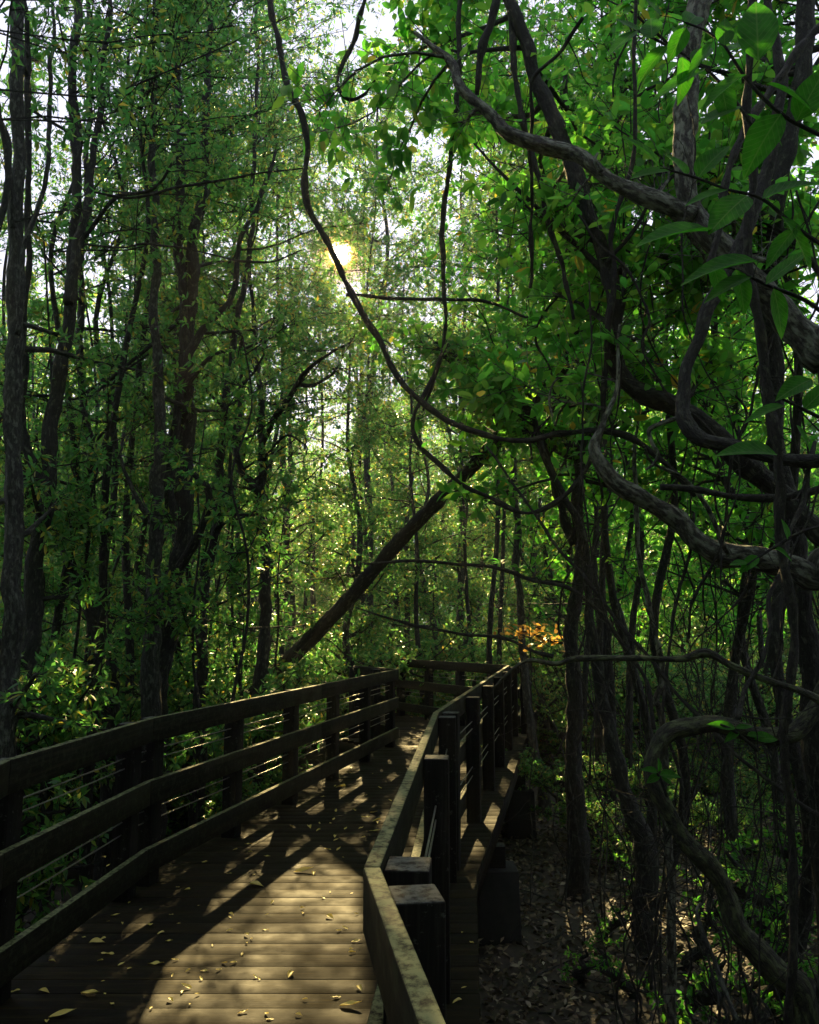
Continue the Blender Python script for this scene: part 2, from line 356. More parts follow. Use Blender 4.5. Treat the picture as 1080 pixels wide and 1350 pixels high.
def xat(poly, y):
    for a, b in zip(poly[:-1], poly[1:]):
        if min(a[1], b[1]) <= y <= max(a[1], b[1]): return a[0]+(b[0]-a[0])*(y-a[1])/(b[1]-a[1])
    return None
RE = offset(RIGHT, .29); LEo = offset(LEFT, -.29)
deck = MB(); y = -2.4
def plank(xa, xb, y0, w, t=.04, z=0., xc=None, xd=None):
    xc = xb if xc is None else xc; xd = xa if xd is None else xd
    off = rng.uniform(0, 80); zz = z+rng.uniform(-.0016, .0016)
    v = [[xa, y0, zz-t], [xb, y0, zz-t], [xc, y0+w, zz-t], [xd, y0+w, zz-t], [xa, y0, zz], [xb, y0, zz], [xc, y0+w, zz], [xd, y0+w, zz]]
    deck.hexa(v, [[p[0]+off, p[1]-y0+off, p[2]+off] for p in v])
YEND = max(RE[4][1], RE[3][1])
while y < YEND:
    w = .1455; yc = y+w/2
    xl = xat(LEo[:4], yc); 
    if yc > LEo[3][1]:
        xl = xat(LEo[3:], yc)
        xl = RE[4][0] if xl is None else xl
    xr = xat(RE[:4], yc)
    if yc >= RE[3][1]: xr = xat(RE[3:], yc)
    if xl is None or xr is None: y += .149; continue
    cut = xl+(xr-xl)*rng.uniform(.35, .65) if (xr-xl > 3.4) else None
    if cut: plank(xl, cut-.002, y, w); plank(cut+.002, xr, y, w)
    else:
        e1 = xat(RE, y); e2 = xat(RE, y+w); f1 = xat(LEo[:4], y); f2 = xat(LEo[:4], y+w); j1, j2 = rng.uniform(-.004, .004, 2)
        if None in (e1, e2, f1, f2) or y+w > RE[3][1]-.1: plank(xl, xr, y, w)
        else: plank(f1+j1, e1+j2, y, w, xc=e2+j2, xd=f2+j1)
    y += .149
tag(deck.build('boardwalk_deck', WOOD_DECK, bevel=.0015), 'dark wet timber deck boards laid across the winding boardwalk', 'boardwalk', kind='structure')
fr = MB()
for poly, sd in ((RE, 1), (LEo, -1), ([(a+b)/2 for a, b in zip(RE, LEo)], 1)):
    i0 = offset(poly, -sd*.02); i1 = offset(poly, -sd*.07)
    for i in range(len(poly)-1):
        a, b, c, d = i0[i], i0[i+1], i1[i+1], i1[i]
        q = [a, b, c, d]; 
        if np.cross(np.append(b-a, 0), np.append(c-a, 0))[2] < 0: q = q[::-1]
        v = [[*p, -.24] for p in q]+[[*p, -.045] for p in q]; fr.hexa(v, [[k*.3, 0, p[2]] for k, p in enumerate(v)])
tag(fr.build('boardwalk_beams', WOOD_POST), 'dark side beams under the deck edge', 'boardwalk', kind='structure')
# branch deck beyond the bend
deck = MB(); y = BR0[1]+.9
while y < BR1[1]:
    x = xat(BR, y); 
    if x is None: break
    plank(x-1.5, x+.28, y, .143, z=-.0); y += .149
tag(deck.build('boardwalk_deck', WOOD_DECK), 'deck boards of the boardwalk branch beyond the bend', 'boardwalk', kind='structure')

def pier(x, y, lab):
    root = empty('concrete_pier', (x, y, GZ), lab, 'pier', 'concrete piers under the boardwalk')
    m = MB(); s = .18
    for z0, z1, s0, s1 in ((-.2, .62, .19, .17),):
        m.hexa([[-s0, -s0, z0], [s0, -s0, z0], [s0, s0, z0], [-s0, s0, z0], [-s1, -s1, z1], [s1, -s1, z1], [s1, s1, z1], [-s1, s1, z1]])
    m.build('footing', CONC, root, bevel=.012)
    m = MB(); s = .07
    m.hexa([[-s, -s, .61], [s, -s, .61], [s, s, .61], [-s, s, .61], [-s, -s, .80], [s, -s, .80], [s, s, .80], [-s, s, .80]])
    m.build('stub_post', WOOD_POST, root, bevel=.006)
for yy, lab in ((7.6, 'nearer dark concrete pier under the right edge of the boardwalk'), (11.1, 'farther dark concrete pier under the right edge of the boardwalk')):
    pier(xat(RE, yy)-.02, yy, lab)

# ------------------------------------------------------------------ the forest floor
def gh(x, y):
    h = GZ + .13*noise.noise(Vector((x*.35, y*.35, 0))) + .05*noise.noise(Vector((x*1.7, y*1.7, 3)))
    return h + max(0, y-25)*.004
xs = np.concatenate([np.linspace(-160, -14, 30), np.linspace(-13.5, 13.5, 136), np.linspace(14, 160, 30)])
ys = np.concatenate([np.linspace(-60, -3, 14), np.linspace(-2.5, 26, 144), np.linspace(27, 260, 40)])
V = np.array([[x, y, gh(x, y)+(.035*noise.noise(Vector((x*6, y*6, 1))) if abs(x) < 13 and -2 < y < 26 else 0)] for y in ys for x in xs])
ix = np.arange(len(xs)*len(ys)).reshape(len(ys), len(xs))
m = MB(); m.add(V, [np.stack([ix[:-1, :-1], ix[:-1, 1:], ix[1:, 1:], ix[1:, :-1]], -1).reshape(-1, 4)])
tag(m.build('ground', MUD, smooth=True), 'dark muddy forest floor', 'ground', kind='structure')

# ------------------------------------------------------------------ culling of leaves: the path stays clear, and the sun gets through where it does
def inpoly(P, poly):
    x, y = P[:, 0], P[:, 1]; c = np.zeros(len(P), bool); n = len(poly)
    for i in range(n):
        x1, y1 = poly[i]; x2, y2 = poly[i-1]
        with np.errstate(divide='ignore', invalid='ignore'):
            c ^= ((y1 > y) != (y2 > y)) & (x < (x2-x1)*(y-y1)/(y2-y1+1e-12)+x1)
    return c
corr = [tuple(p) for p in offset(RIGHT, .35)]+[tuple(p) for p in offset(LEFT, -.35)][::-1]
def dp(pts): return [tuple(g2(*p)) for p in pts]
PATCH = [(dp([(205, 1265), (300, 1190), (345, 1155), (385, 1138), (490, 1140), (500, 1400), (160, 1400)]), .08),
         (dp([(322, 1118), (352, 1088), (378, 1088), (352, 1118)]), .1),
         (dp([(205, 1172), (262, 1128), (275, 1133), (225, 1175)]), .5),
         (dp([(60, 1290), (150, 1180), (165, 1180), (95, 1290)]), .5),
         (dp([(412, 1030), (440, 1008), (462, 1008), (448, 1030)]), .45),
         (dp([(470, 1030), (480, 1005), (530, 1002), (528, 1032)]), .4),
         (dp([(528, 985), (532, 950), (568, 938), (560, 985)]), .25),
         (dp([(600, 1150), (620, 1070), (640, 1070), (640, 1150)]), .6),
         ]
TARGETS = [(U(712, 842, 9.2), .32), (G(820, 1118, -.75), .18), (G(850, 1165, -.8), .15), (U(640, 893, 8.9), .12), (G(960, 1345, -.8), .2), (U(120, 830, 7.5), .35), (U(255, 800, 9), .35), (U(60, 900, 8), .3), (U(330, 830, 12), .5), (U(240, 900, 8), .3), (U(420, 840, 17), .6), (U(560, 800, 18), .6)]
_r = random.Random(4)
TARGETS += [(G(_r.uniform(700, 1060), _r.uniform(960, 1340), -.95), _r.uniform(.1, .24)) for _ in range(22)]
TARGETS += [(G(880, 1330, -.75), .25), (G(985, 1290, -.75), .2), (G(870, 1030, -.5), .2), (U(950, 955, 3.7), .12), (G(905, 1110, -.4), .2), (U(840, 200, 4.3), .2), (U(700, 185, 4.4), .2), (U(880, 675, 4.6), .2), (U(1000, 738, 4.5), .2)]
def keep(P, path=True, near=2.3, r=None):
    r = r or rng
    k = np.ones(len(P), bool)
    d = P-np.array([0, 0, CAMZ])
    k &= np.linalg.norm(d, axis=1) > near
    if path: k &= ~(inpoly(P, corr) & (P[:, 2] < 2.5) & (P[:, 2] > -.2))
    t = d@SUN; off = np.linalg.norm(d-t[:, None]*SUN, axis=1)
    k &= ~((t > 0) & (off < t*.0075))
    k &= ~((t > 0) & (off < t*.018) & (r.random(len(P)) < .6))
    Q = P-SUN*(P[:, 2]/SUN[2])[:, None]; u = r.random(len(P)); hi = P[:, 2] > 1.2
    wob = np.stack([r.normal(0, .06, len(P)), r.normal(0, .1, len(P))], 1)
    for poly, pk in PATCH:
        ins = np.nonzero(hi & inpoly(Q[:, :2]+wob, poly))[0]
        for i in ins:
            nz = noise.noise(Vector((Q[i, 0]*1.7, Q[i, 1]*1.1, 2.0)))
            if u[i] > pk+max(0, nz)*.45: k[i] = False
    for c, rr in TARGETS:                      # small shafts to leaves that stand in the sun
        e = P-c; t = e@SUN; off = np.linalg.norm(e-t[:, None]*SUN, axis=1)
        k &= ~((t > rr*2) & (off < rr))
    return k

# ------------------------------------------------------------------ growing trees
def grow(wood, lm, skel, zmin, nb, blen, ntw, tlen, nleaf, L, W, form=6, up=.35, cull=True, r=None, bias=None, droop=0, zmax=99, ymin=-99):
    r = r or rng
    pts = []
    for P, rad in skel:
        for i in range(len(P)):
            if zmin < P[i][2] < zmax: pts.append((P[i], rad[i]))
    if not pts: return
    TA, TB, LP, LD = [], [], [], []
    for _ in range(nb):
        p, pr = pts[r.integers(len(pts))]
        a = r.uniform(0, 2*math.pi); d = np.array([math.cos(a), math.sin(a), up+r.normal(0, .3)])
        if bias is not None: d = d+np.asarray(bias)
        d /= np.linalg.norm(d); ln = blen*r.uniform(.45, 1.3)
        B = [p]; dd = d.copy()
        for k in range(6):
            dd = dd+r.normal(0, .16, 3)+np.array([0, 0, .03-droop]); dd /= np.linalg.norm(dd); B.append(B[-1]+dd*ln/6)
        if B[-1][1] < ymin+.15: continue
        B = np.array(B); r0 = min(max(pr*.45, .008), .03)
        wood.tube(B, np.linspace(r0, .004, 7), 5)
        t = r.uniform(.15, 1, ntw)*6; i = np.minimum(t.astype(int), 5); f = (t-i)[:, None]
        A = B[i]*(1-f)+B[i+1]*f
        td = (B[i+1]-B[i])/(ln/6)*.55+r.normal(0, .55, (ntw, 3))+np.array([0, 0, .15])
        td /= np.linalg.norm(td, axis=1)[:, None]; tl = tlen*r.uniform(.3, 1.3, ntw)[:, None]
        E = A+td*tl; TA.append(A); TB.append(E)
        n = ntw*nleaf; q = np.repeat(np.arange(ntw), nleaf)
        s = np.where(r.random(n) < .55, r.uniform(.88, 1, n), r.uniform(.35, 1, n))[:, None]
        LP.append(A[q]*(1-s)+E[q]*s)
        rd = r.normal(0, 1, (n, 3)); rd -= td[q]*np.sum(rd*td[q], 1)[:, None]; rd /= np.linalg.norm(rd, axis=1)[:, None]
        LD.append(rd+td[q]*r.uniform(.1, .8, (n, 1))+np.array([0, 0, -.1]))
    if not TA: return
    TA = np.concatenate(TA); TB = np.concatenate(TB); LP = np.concatenate(LP); LD = np.concatenate(LD)
    if cull:
        kk = keep((TA+TB)/2, r=r) & keep(TB, r=r); TA, TB = TA[kk], TB[kk]
        kk = keep(LP, r=r) & (LP[:, 1] > ymin); LP, LD = LP[kk], LD[kk]
    wood.prisms(TA, TB, .004, .002)
    lm.leaves(LP, LD, L, W, form, r)

def traced(spec, ground=True):                # spec: (points [(x,y,w)], depth near bottom end, depth at last), order free
    pts, Y0, Y1 = spec; n = len(pts)
    P = [U(x, y, Y0+(Y1-Y0)*i/(n-1)) for i, (x, y, w) in enumerate(pts)]
    rad = [w*(Y0+(Y1-Y0)*i/(n-1))/F*.5*1.02 for i, (x, y, w) in enumerate(pts)]
    return P, rad
def tree(name, label, cat, paths, bark, leafmat, lp, group=None, base=True, wob=.22, sides=14, bend=1.):
    """paths[0] is the stem listed from its foot upwards; the others are limbs. lp: list of grow() arguments"""
    skel = []; wood = MB()
    for j, sp in enumerate(paths):
        P, rad = traced(sp)
        if j == 0 and base:
            f = P[0].copy(); f[2] = gh(f[0], f[1])-.12
            if P[0][2]-f[2] > .2: P = [f]+P; rad = [rad[0]*1.5]+rad
        P, rad = smooth_path(P, rad, 14)
        P = P+np.array([[noise.noise(Vector(tuple(p*1.6)))*.05+noise.noise(Vector(tuple(p*5)))*.022, noise.noise(Vector(tuple(p*1.6+7)))*.05, noise.noise(Vector(tuple(p*5+3)))*.02] for p in P])*bend
        rad = rad*np.array([1+.22*noise.noise(Vector(tuple(p*6+11))) for p in P])
        skel.append((P, rad)); wood.tube(P, rad, sides, wob, seed=len(label)*.37+j*3)
    foot = skel[0][0][0]
    root = empty(name, foot, label, cat, group)
    lm = MB()
    for a in lp: grow(wood, lm, skel if 'only' not in a else [skel[a['only']]], **{k: v for k, v in a.items() if k != 'only'})
    wood.build('trunk', bark, root, smooth=True, origin=foot)
    if lm.n: lm.build('crown', leafmat, root, origin=foot)
    return root

A_ = dict(L=.09, W=.032, nleaf=7, tlen=.28)      # narrow glossy leaves in rosettes
B_ = dict(L=.13, W=.062, nleaf=5, tlen=.34)     # broad leaves
C_ = dict(L=.07, W=.034, nleaf=9, tlen=.26)

LT = 'trees beyond the left railing'
tree('mangrove_tree', 'pale grey barked upright trunk at the far left edge of the view', 'tree',
     [([(5, 1010, 26), (8, 900, 25), (17, 750, 23), (15, 560, 22), (20, 400, 20), (22, 200, 18), (22, -20, 18), (30, -300, 12)], 6.3, 7.2),
      ([(18, 440, 8), (35, 330, 7), (62, 210, 6), (70, 60, 5), (68, -60, 4)], 6.4, 6.9),
      ([(20, 300, 8), (6, 200, 7), (-15, 90, 6)], 6.7, 6.6)],
     BARK_G, LEAF_A, [dict(zmin=2.6, ymin=6.6, bias=(0, .6, 0), nb=16, blen=1.7, ntw=24, **A_), dict(zmin=.5, zmax=3, nb=5, blen=.9, ntw=18, **A_)], LT)
tree('mangrove_tree', 'dark forked trunk just right of the pale far left trunk, its limbs meeting low', 'tree',
     [([(28, 985, 24), (40, 870, 22), (47, 750, 22), (62, 650, 20), (72, 535, 19), (88, 440, 17), (97, 370, 15), (102, 225, 13), (95, 120, 12), (99, -10, 11), (105, -260, 7)], 7.0, 8.0),
      ([(58, 640, 15), (46, 612, 14), (30, 560, 12), (28, 470, 10), (38, 330, 8), (36, 120, 8), (32, -50, 6)], 7.3, 7.4),
      ([(90, 400, 14), (107, 310, 12), (122, 230, 11), (135, 100, 8), (150, -30, 6)], 7.4, 8.0),
      ([(100, 330, 6), (150, 262, 5), (200, 250, 4), (240, 205, 3)], 7.6, 7.2)],
     BARK_D, LEAF_A, [dict(zmin=2.4, ymin=7.4, bias=(0, .6, 0), nb=18, blen=1.7, ntw=24, **A_), dict(zmin=.3, zmax=2.8, nb=7, blen=.9, ntw=20, **A_)], LT)
tree('mangrove_tree', 'dark bowed trunk sweeping down to the right behind the left railing', 'tree',
     [([(150, 900, 17), (128, 835, 17), (100, 765, 15), (90, 705, 14), (108, 640, 12), (122, 600, 11), (110, 530, 10), (102, 450, 10), (112, 300, 8), (118, 120, 7), (120, -60, 5)], 9.0, 9.6),
      ([(92, 720, 7), (66, 660, 6), (40, 600, 4)], 9.1, 9.0)],
     BARK_D, LEAF_A, [dict(zmin=2.2, nb=18, blen=1.7, ntw=26, **A_)], LT)
tree('mangrove_tree', 'slim grey barked trunk, left one of the close cluster left of centre', 'tree',
     [([(197, 915, 24), (197, 830, 21), (205, 730, 19), (206, 650, 17), (212, 550, 15), (206, 450, 13), (206, 350, 11), (202, 250, 10), (203, 100, 8), (205, -60, 6)], 7.8, 8.6),
      ([(202, 690, 8), (180, 665, 7), (165, 630, 5), (155, 600, 4)], 7.9, 7.8)],
     BARK_G, LEAF_A, [dict(zmin=2.4, ymin=8.2, bias=(0, .5, 0), nb=12, blen=1.7, ntw=24, **A_)], LT)
tree('mangrove_tree', 'stout dark trunk of the close cluster, splitting into tall limbs', 'tree',
     [([(205, 925, 30), (215, 850, 26), (228, 775, 24), (240, 720, 22), (245, 600, 21), (246, 500, 20), (250, 400, 18), (258, 310, 15), (271, 225, 12), (273, 110, 10), (278, -60, 7)], 8.3, 9.2),
      ([(240, 745, 12), (257, 712, 11), (268, 690, 10), (275, 648, 9), (262, 632, 7), (245, 612, 6), (238, 590, 5)], 8.3, 8.0),
      ([(246, 480, 15), (243, 400, 14), (236, 310, 13), (237, 200, 12), (233, 90, 10), (230, -60, 8)], 8.7, 9.2),
      ([(220, 690, 15), (229, 590, 13), (240, 490, 12), (262, 440, 10), (300, 400, 8), (318, 330, 7), (345, 250, 6), (362, 200, 4)], 8.4, 8.8),
      ([(240, 520, 6), (275, 470, 5), (320, 460, 4), (350, 445, 3)], 8.6, 8.2)],
     BARK_D, LEAF_A, [dict(zmin=2.5, ymin=8.4, bias=(0, .5, 0), nb=18, blen=1.8, ntw=22, **A_)], LT)
tree('mangrove_tree', 'leaning dark slender trunk between the close cluster and the thin single trunk', 'tree',
     [([(265, 900, 15), (266, 800, 14), (270, 760, 14), (281, 710, 13), (290, 640, 12), (298, 560, 11), (302, 500, 9), (318, 400, 8), (330, 300, 7), (338, 150, 5), (340, -40, 4)], 9.2, 10),
      ([(283, 700, 6), (300, 640, 5), (310, 560, 4)], 9.2, 9.2)],
     BARK_D, LEAF_A, [dict(zmin=2.6, nb=12, blen=1.7, ntw=24, **A_)], LT)
tree('mangrove_tree', 'thin single dark trunk with crooked forks beside the foot of the leaning log', 'tree',
     [([(343, 910, 17), (350, 775, 13), (348, 700, 12), (345, 650, 12), (346, 550, 9), (340, 490, 7), (335, 400, 5), (325, 300, 4)], 10, 10.5),
      ([(345, 650, 10), (332, 635, 9), (320, 620, 8), (312, 575, 6), (317, 480, 5), (312, 400, 4)], 10.1, 10.2),
      ([(347, 585, 8), (358, 560, 8), (370, 540, 9), (392, 507, 8), (415, 480, 5), (465, 450, 3)], 10.1, 9.4),
      ([(390, 508, 6), (412, 508, 5), (438, 492, 4), (440, 485, 2)], 9.8, 9.6),
      ([(350, 600, 3), (375, 575, 3), (400, 585, 2), (402, 600, 2)], 10, 9.8)],
     BARK_D, LEAF_C, [dict(zmin=3.2, nb=22, blen=1.2, ntw=24, **C_)], LT)
tree('leaning_tree', 'thick dark log leaning from lower left up to the right above the boardwalk bend', 'tree',
     [([(300, 960, 21), (345, 908, 21), (380, 871, 20), (450, 800, 18), (540, 699, 18), (620, 618, 18), (660, 577, 18), (700, 540, 17), (735, 500, 14), (760, 440, 10), (775, 380, 6)], 11.9, 7.0),
      ([(700, 540, 12), (745, 520, 10), (800, 470, 7), (850, 440, 4)], 8.2, 7.9),
      ([(660, 575, 9), (640, 530, 7), (600, 480, 5), (560, 450, 3)], 8.7, 8.5)],
     BARK_D, LEAF_C, [dict(zmin=3.7, nb=40, blen=.9, ntw=26, up=.1, **C_)], None, wob=.2, bend=.35)

RT = 'trees in the tangle right of the boardwalk'
tree('tangle_tree', 'dark twisting trunk coming down from the top centre right and bending away to the right', 'tree',
     [([(1120, 760, 30), (1075, 705, 29), (1030, 652, 28), (990, 618, 27), (940, 571, 26), (890, 537, 25), (842, 518, 25), (820, 492, 25), (812, 450, 22), (806, 390, 22), (795, 330, 22), (775, 280, 22), (757, 232, 25), (742, 178, 22), (725, 130, 20), (695, 60, 18), (666, -5, 17), (640, -120, 14), (600, -300, 9)], 4.9, 5.2),
      ([(800, 345, 7), (835, 300, 6), (880, 240, 5), (930, 215, 4)], 5.0, 4.8)],
     BARK_D, LEAF_B, [dict(ymin=4.9, bias=(0, .9, 0), zmin=3.0, nb=34, blen=1.5, ntw=26, **B_)], RT)
tree('tangle_tree', 'trunk dropping from the top right with a long pale lichened limb reaching left', 'tree',
     [([(1110, 540, 46), (1075, 466, 44), (1040, 425, 42), (1000, 378, 36), (960, 335, 32), (925, 300, 30), (906, 262, 29), (902, 200, 28), (906, 140, 29), (915, 50, 30), (925, -10, 31), (950, -200, 24), (960, -380, 14)], 3.9, 4.4),
      ([(915, 288, 27), (870, 272, 24), (840, 260, 22), (790, 232, 22), (740, 199, 21), (690, 184, 20), (655, 156, 18), (615, 120, 15), (598, 85, 11), (578, 64, 8), (548, 40, 5)], 4.1, 4.6),
      ([(786, 228, 8), (778, 214, 6), (782, 205, 4)], 4.2, 4.2)],
     BARK_P, LEAF_B, [dict(ymin=4.9, bias=(0, .9, 0), zmin=3.4, nb=34, blen=1.4, ntw=26, **B_)], RT)
tree('tangle_tree', 'thick pale lichened trunk lying across the tangle at middle right', 'tree',
     [([(1110, 800, 34), (1066, 762, 36), (1040, 746, 34), (1000, 738, 32), (955, 730, 31), (915, 710, 29), (880, 677, 28), (830, 646, 26), (797, 615, 20), (786, 588, 13), (796, 555, 8), (812, 500, 6), (818, 430, 5)], 4.5, 4.9),
      ([(960, 728, 8), (940, 700, 6), (905, 640, 5), (860, 610, 4), (850, 590, 3)], 4.5, 4.3)],
     BARK_P, LEAF_B, [dict(ymin=4.9, bias=(0, .9, 0), zmin=2.9, nb=5, blen=.8, ntw=14, **B_)], RT)
tree('tangle_tree', 'mossy pale trunk sloping down to the ground at lower right under a dark arch', 'tree',
     [([(1075, 1350, 36), (1020, 1278, 30), (978, 1229, 26), (958, 1184, 25), (933, 1143, 25), (905, 1110, 22), (884, 1070, 20), (870, 1038, 18), (867, 990, 20), (880, 965, 22), (925, 957, 22), (966, 961, 20), (1020, 968, 22), (1050, 962, 20), (1072, 935, 20), (1100, 890, 18)], 4.0, 4.2)],
     BARK_M, LEAF_B, [], RT)
tree('tangle_tree', 'straight dark trunk standing at the right edge behind the near leaves', 'tree',
     [([(1085, 1100, 28), (1070, 900, 26), (1050, 750, 24), (1040, 650, 24), (1025, 550, 22), (1015, 450, 20), (1018, 350, 20), (1040, 200, 22), (1055, 100, 24), (1068, 0, 24), (1080, -250, 16)], 5.2, 5.2),
      ([(1020, 300, 10), (1060, 330, 9), (1090, 380, 8)], 5.2, 5.0)],
     BARK_D, LEAF_B, [dict(ymin=4.9, bias=(0, .9, 0), zmin=3.0, nb=28, blen=1.4, ntw=26, **B_)], RT)
tree('tangle_tree', 'dark hooked limb hanging like a J left of the right edge trunk', 'tree',
     [([(1100, 606, 17), (1060, 606, 17), (1015, 604, 17), (965, 590, 18), (922, 580, 19), (906, 550, 18), (907, 500, 17), (920, 450, 17), (927, 415, 17), (945, 383, 18), (975, 330, 17), (995, 270, 18), (1015, 215, 16), (1030, 120, 14), (1020, 20, 11), (1010, -80, 8)], 3.6, 4.0)],
     BARK_D, LEAF_B, [dict(ymin=4.9, bias=(0, .9, 0), zmin=3.6, nb=12, blen=1.0, ntw=20, **B_)], RT, base=False)
tree('tangle_tree', 'grey trunk standing in the litter right of the nearer pier', 'tree',
     [([(850, 1132, 24), (831, 1070, 20), (819, 1021, 19), (807, 980, 18), (797, 935, 16), (785, 880, 14), (775, 800, 12), (768, 700, 11), (745, 655, 10), (715, 595, 9), (700, 520, 7)], 7.2, 7.6)],
     BARK_D, LEAF_B, [dict(zmin=3.0, nb=10, blen=1.0, ntw=24, **B_)], RT)
tree('tangle_tree', 'slim grey trunk rising right against the far posts of the right railing', 'tree',
     [([(716, 1030, 13), (705, 988, 11), (697, 944, 10), (692, 883, 9), (684, 800, 9), (680, 700, 9), (676, 600, 8), (670, 480, 7), (672, 300, 5)], 12.4, 13)],
     BARK_G, LEAF_C, [dict(zmin=3.2, nb=22, blen=1.3, ntw=26, **C_)], RT)
tree('tangle_tree', 'pair of dark upright trunks behind the pale lying trunk', 'tree',
     [([(758, 960, 20), (756, 870, 19), (757, 800, 18), (766, 730, 17), (762, 640, 16), (770, 540, 13), (765, 420, 11), (750, 250, 8), (745, 100, 6)], 8.6, 9),
      ([(755, 720, 11), (740, 660, 11), (722, 610, 9), (708, 560, 7), (690, 500, 5)], 8.8, 8.6)],
     BARK_D, LEAF_B, [dict(zmin=3.2, nb=30, blen=1.5, ntw=26, **B_)], RT)
tree('tangle_tree', 'thin pale winding stem standing in the middle of the tangle', 'tree',
     [([(872, 975, 8), (864, 931, 8), (874, 899, 7), (870, 858, 7), (862, 830, 7), (850, 790, 7), (840, 730, 6), (840, 665, 6), (832, 600, 5), (845, 520, 4), (850, 400, 3)], 5.6, 5.6)],
     BARK_P, LEAF_B, [dict(zmin=3.6, nb=6, blen=.8, ntw=14, **B_)], RT)

# ------------------------------------------------------------------ vines
def vine(label, pts, Y0, Y1, m=VINE_M, group='vines and lianas', name='vine', cat='vine', nl=0, leafm=LEAF_B, tw=0):
    P, rad = traced((pts, Y0, Y1)); P, rad = smooth_path(P, rad, 9)
    P = P+np.array([[noise.noise(Vector(tuple(p*3.1))), noise.noise(Vector(tuple(p*3.1+9))), noise.noise(Vector(tuple(p*3.1+4)))] for p in P])*.022+np.array([[noise.noise(Vector(tuple(p*11))), noise.noise(Vector(tuple(p*11+9))), 0] for p in P])*.006; rad = rad*np.array([1+.5*noise.noise(Vector(tuple(p*9+1))) for p in P])
    mb = MB(); mb.tube(P, rad, 7, .2, seed=pts[0][0]*.01)
    for _ in range(tw):
        p = P[rng.integers(2, len(P))]; d = rng.normal(0, 1, 3); d /= np.linalg.norm(d); Q = [p]; st = rng.uniform(.05, .13)
        for k in range(5): d = d+rng.normal(0, .3, 3); d /= np.linalg.norm(d); Q.append(Q[-1]+d*st)
        mb.tube(Q, np.linspace(min(.004, rad[0]*.6), .0012, 6), 4)
    if nl:
        root = empty(name, P[0], label, cat, group)
        mb.build('stem', m, root, smooth=True, origin=P[0])
        q = rng.integers(0, len(P), nl); lm = MB(); lm.leaves(P[q], rng.normal(0, 1, (nl, 3)), .09, .045); lm.build('leaves', leafm, root, origin=P[0])
        return root
    return tag(mb.build(name, m, smooth=True), label, cat, group)
vine('long dark liana snaking from the top past the sun and over the leaning log', [(352, -40, 9), (356, 0, 9), (366, 50, 9), (378, 110, 9), (398, 150, 9), (407, 190, 9), (402, 255, 9), (425, 305, 9), (448, 360, 8), (475, 405, 8), (500, 450, 8), (530, 505, 8), (560, 535, 8), (600, 560, 8), (650, 576, 8), (700, 578, 9), (745, 570, 9), (800, 570, 9), (840, 582, 9), (880, 612, 8), (920, 655, 7)], 5.4, 4.9)
vine('drooping vine loop hanging below the long liana at the centre right', [(588, 455, 5), (570, 500, 5), (545, 545, 6), (547, 580, 6), (575, 610, 6), (605, 635, 6), (640, 655, 6), (680, 675, 7), (715, 670, 7), (760, 635, 7), (785, 590, 7), (797, 550, 7), (799, 450, 8), (812, 350, 8), (808, 300, 7), (835, 200, 6), (838, 60, 5), (840, -60, 5)], 5.3, 4.8, nl=16)
vine('straight hanging vine left of the pale limb tip', [(607, -40, 7), (605, 55, 7), (602, 150, 7), (592, 230, 7), (585, 300, 7), (586, 380, 6), (585, 450, 6), (572, 505, 5), (560, 540, 4)], 5.2, 5.4, nl=16)
vine('dark vine hanging along the left side of the twisting trunk', [(670, -40, 9), (672, 15, 9), (680, 100, 9), (695, 175, 9), (713, 250, 8), (725, 300, 8), (745, 365, 7), (755, 420, 5)], 5.2, 5.0, nl=16)
vine('short thick dark stem running down to the pale limb', [(664, -40, 12), (652, 20, 11), (638, 60, 11), (630, 110, 9), (628, 125, 8)], 4.5, 4.6)
vine('hook shaped vine dangling near the top centre', [(488, -40, 7), (480, 5, 7), (467, 50, 7), (450, 90, 6), (446, 112, 5), (460, 128, 5), (482, 124, 4), (496, 108, 3)], 5, 5, nl=16)
vine('thin arching stem over the bend of the boardwalk', [(480, 742, 3), (540, 740, 4), (640, 747, 4), (705, 765, 5), (755, 780, 5), (790, 810, 5), (825, 855, 5), (850, 900, 5), (860, 960, 6)], 5.6, 5.0)
vine('nearly level thin twig just above the far railing', [(470, 800, 2), (540, 822, 4), (610, 837, 4), (660, 842, 5), (700, 856, 5), (730, 862, 5)], 6.5, 6)
vine('long pale branch curving across the lower right', [(655, 905, 4), (690, 872, 5), (735, 876, 6), (765, 867, 7), (840, 867, 8), (900, 867, 8), (935, 858, 9), (970, 875, 9), (1020, 897, 9), (1072, 920, 10), (1110, 950, 10)], 3.6, 3.2, BARK_M, name='branch', cat='branch')
vine('dark level branch behind the sun to the right', [(455, 388, 4), (500, 391, 5), (560, 394, 5), (640, 398, 4), (700, 420, 3)], 7, 7)
vine('thin straight branch crossing the left canopy', [(110, 322, 3), (160, 326, 3), (200, 322, 3), (280, 335, 3), (350, 345, 3), (400, 330, 2)], 7.2, 7)
vine('slim branch slanting across the upper left trunks', [(125, 255, 3), (180, 260, 4), (240, 245, 4), (320, 232, 3), (400, 222, 2)], 7, 7)
vine('curly pale twig in the gap left of the pale lying trunk', [(735, 560, 3), (728, 530, 3), (732, 505, 3), (745, 495, 2), (757, 491, 2)], 5, 5, BARK_P)
vine('pale crooked dangling twig above the pale lying trunk', [(895, 555, 5), (868, 562, 6), (856, 570, 6), (862, 588, 6), (867, 597, 5), (862, 610, 4), (850, 618, 3)], 4.2, 4.2, BARK_P)
vine('dark rope like stem pair running down the far right', [(998, -40, 12), (985, 100, 12), (990, 220, 13), (992, 330, 12), (1005, 450, 13), (1020, 560, 13), (1030, 700, 12), (1045, 850, 12), (1035, 1000, 11), (1048, 1150, 11), (1040, 1360, 11)], 3.3, 3.4)
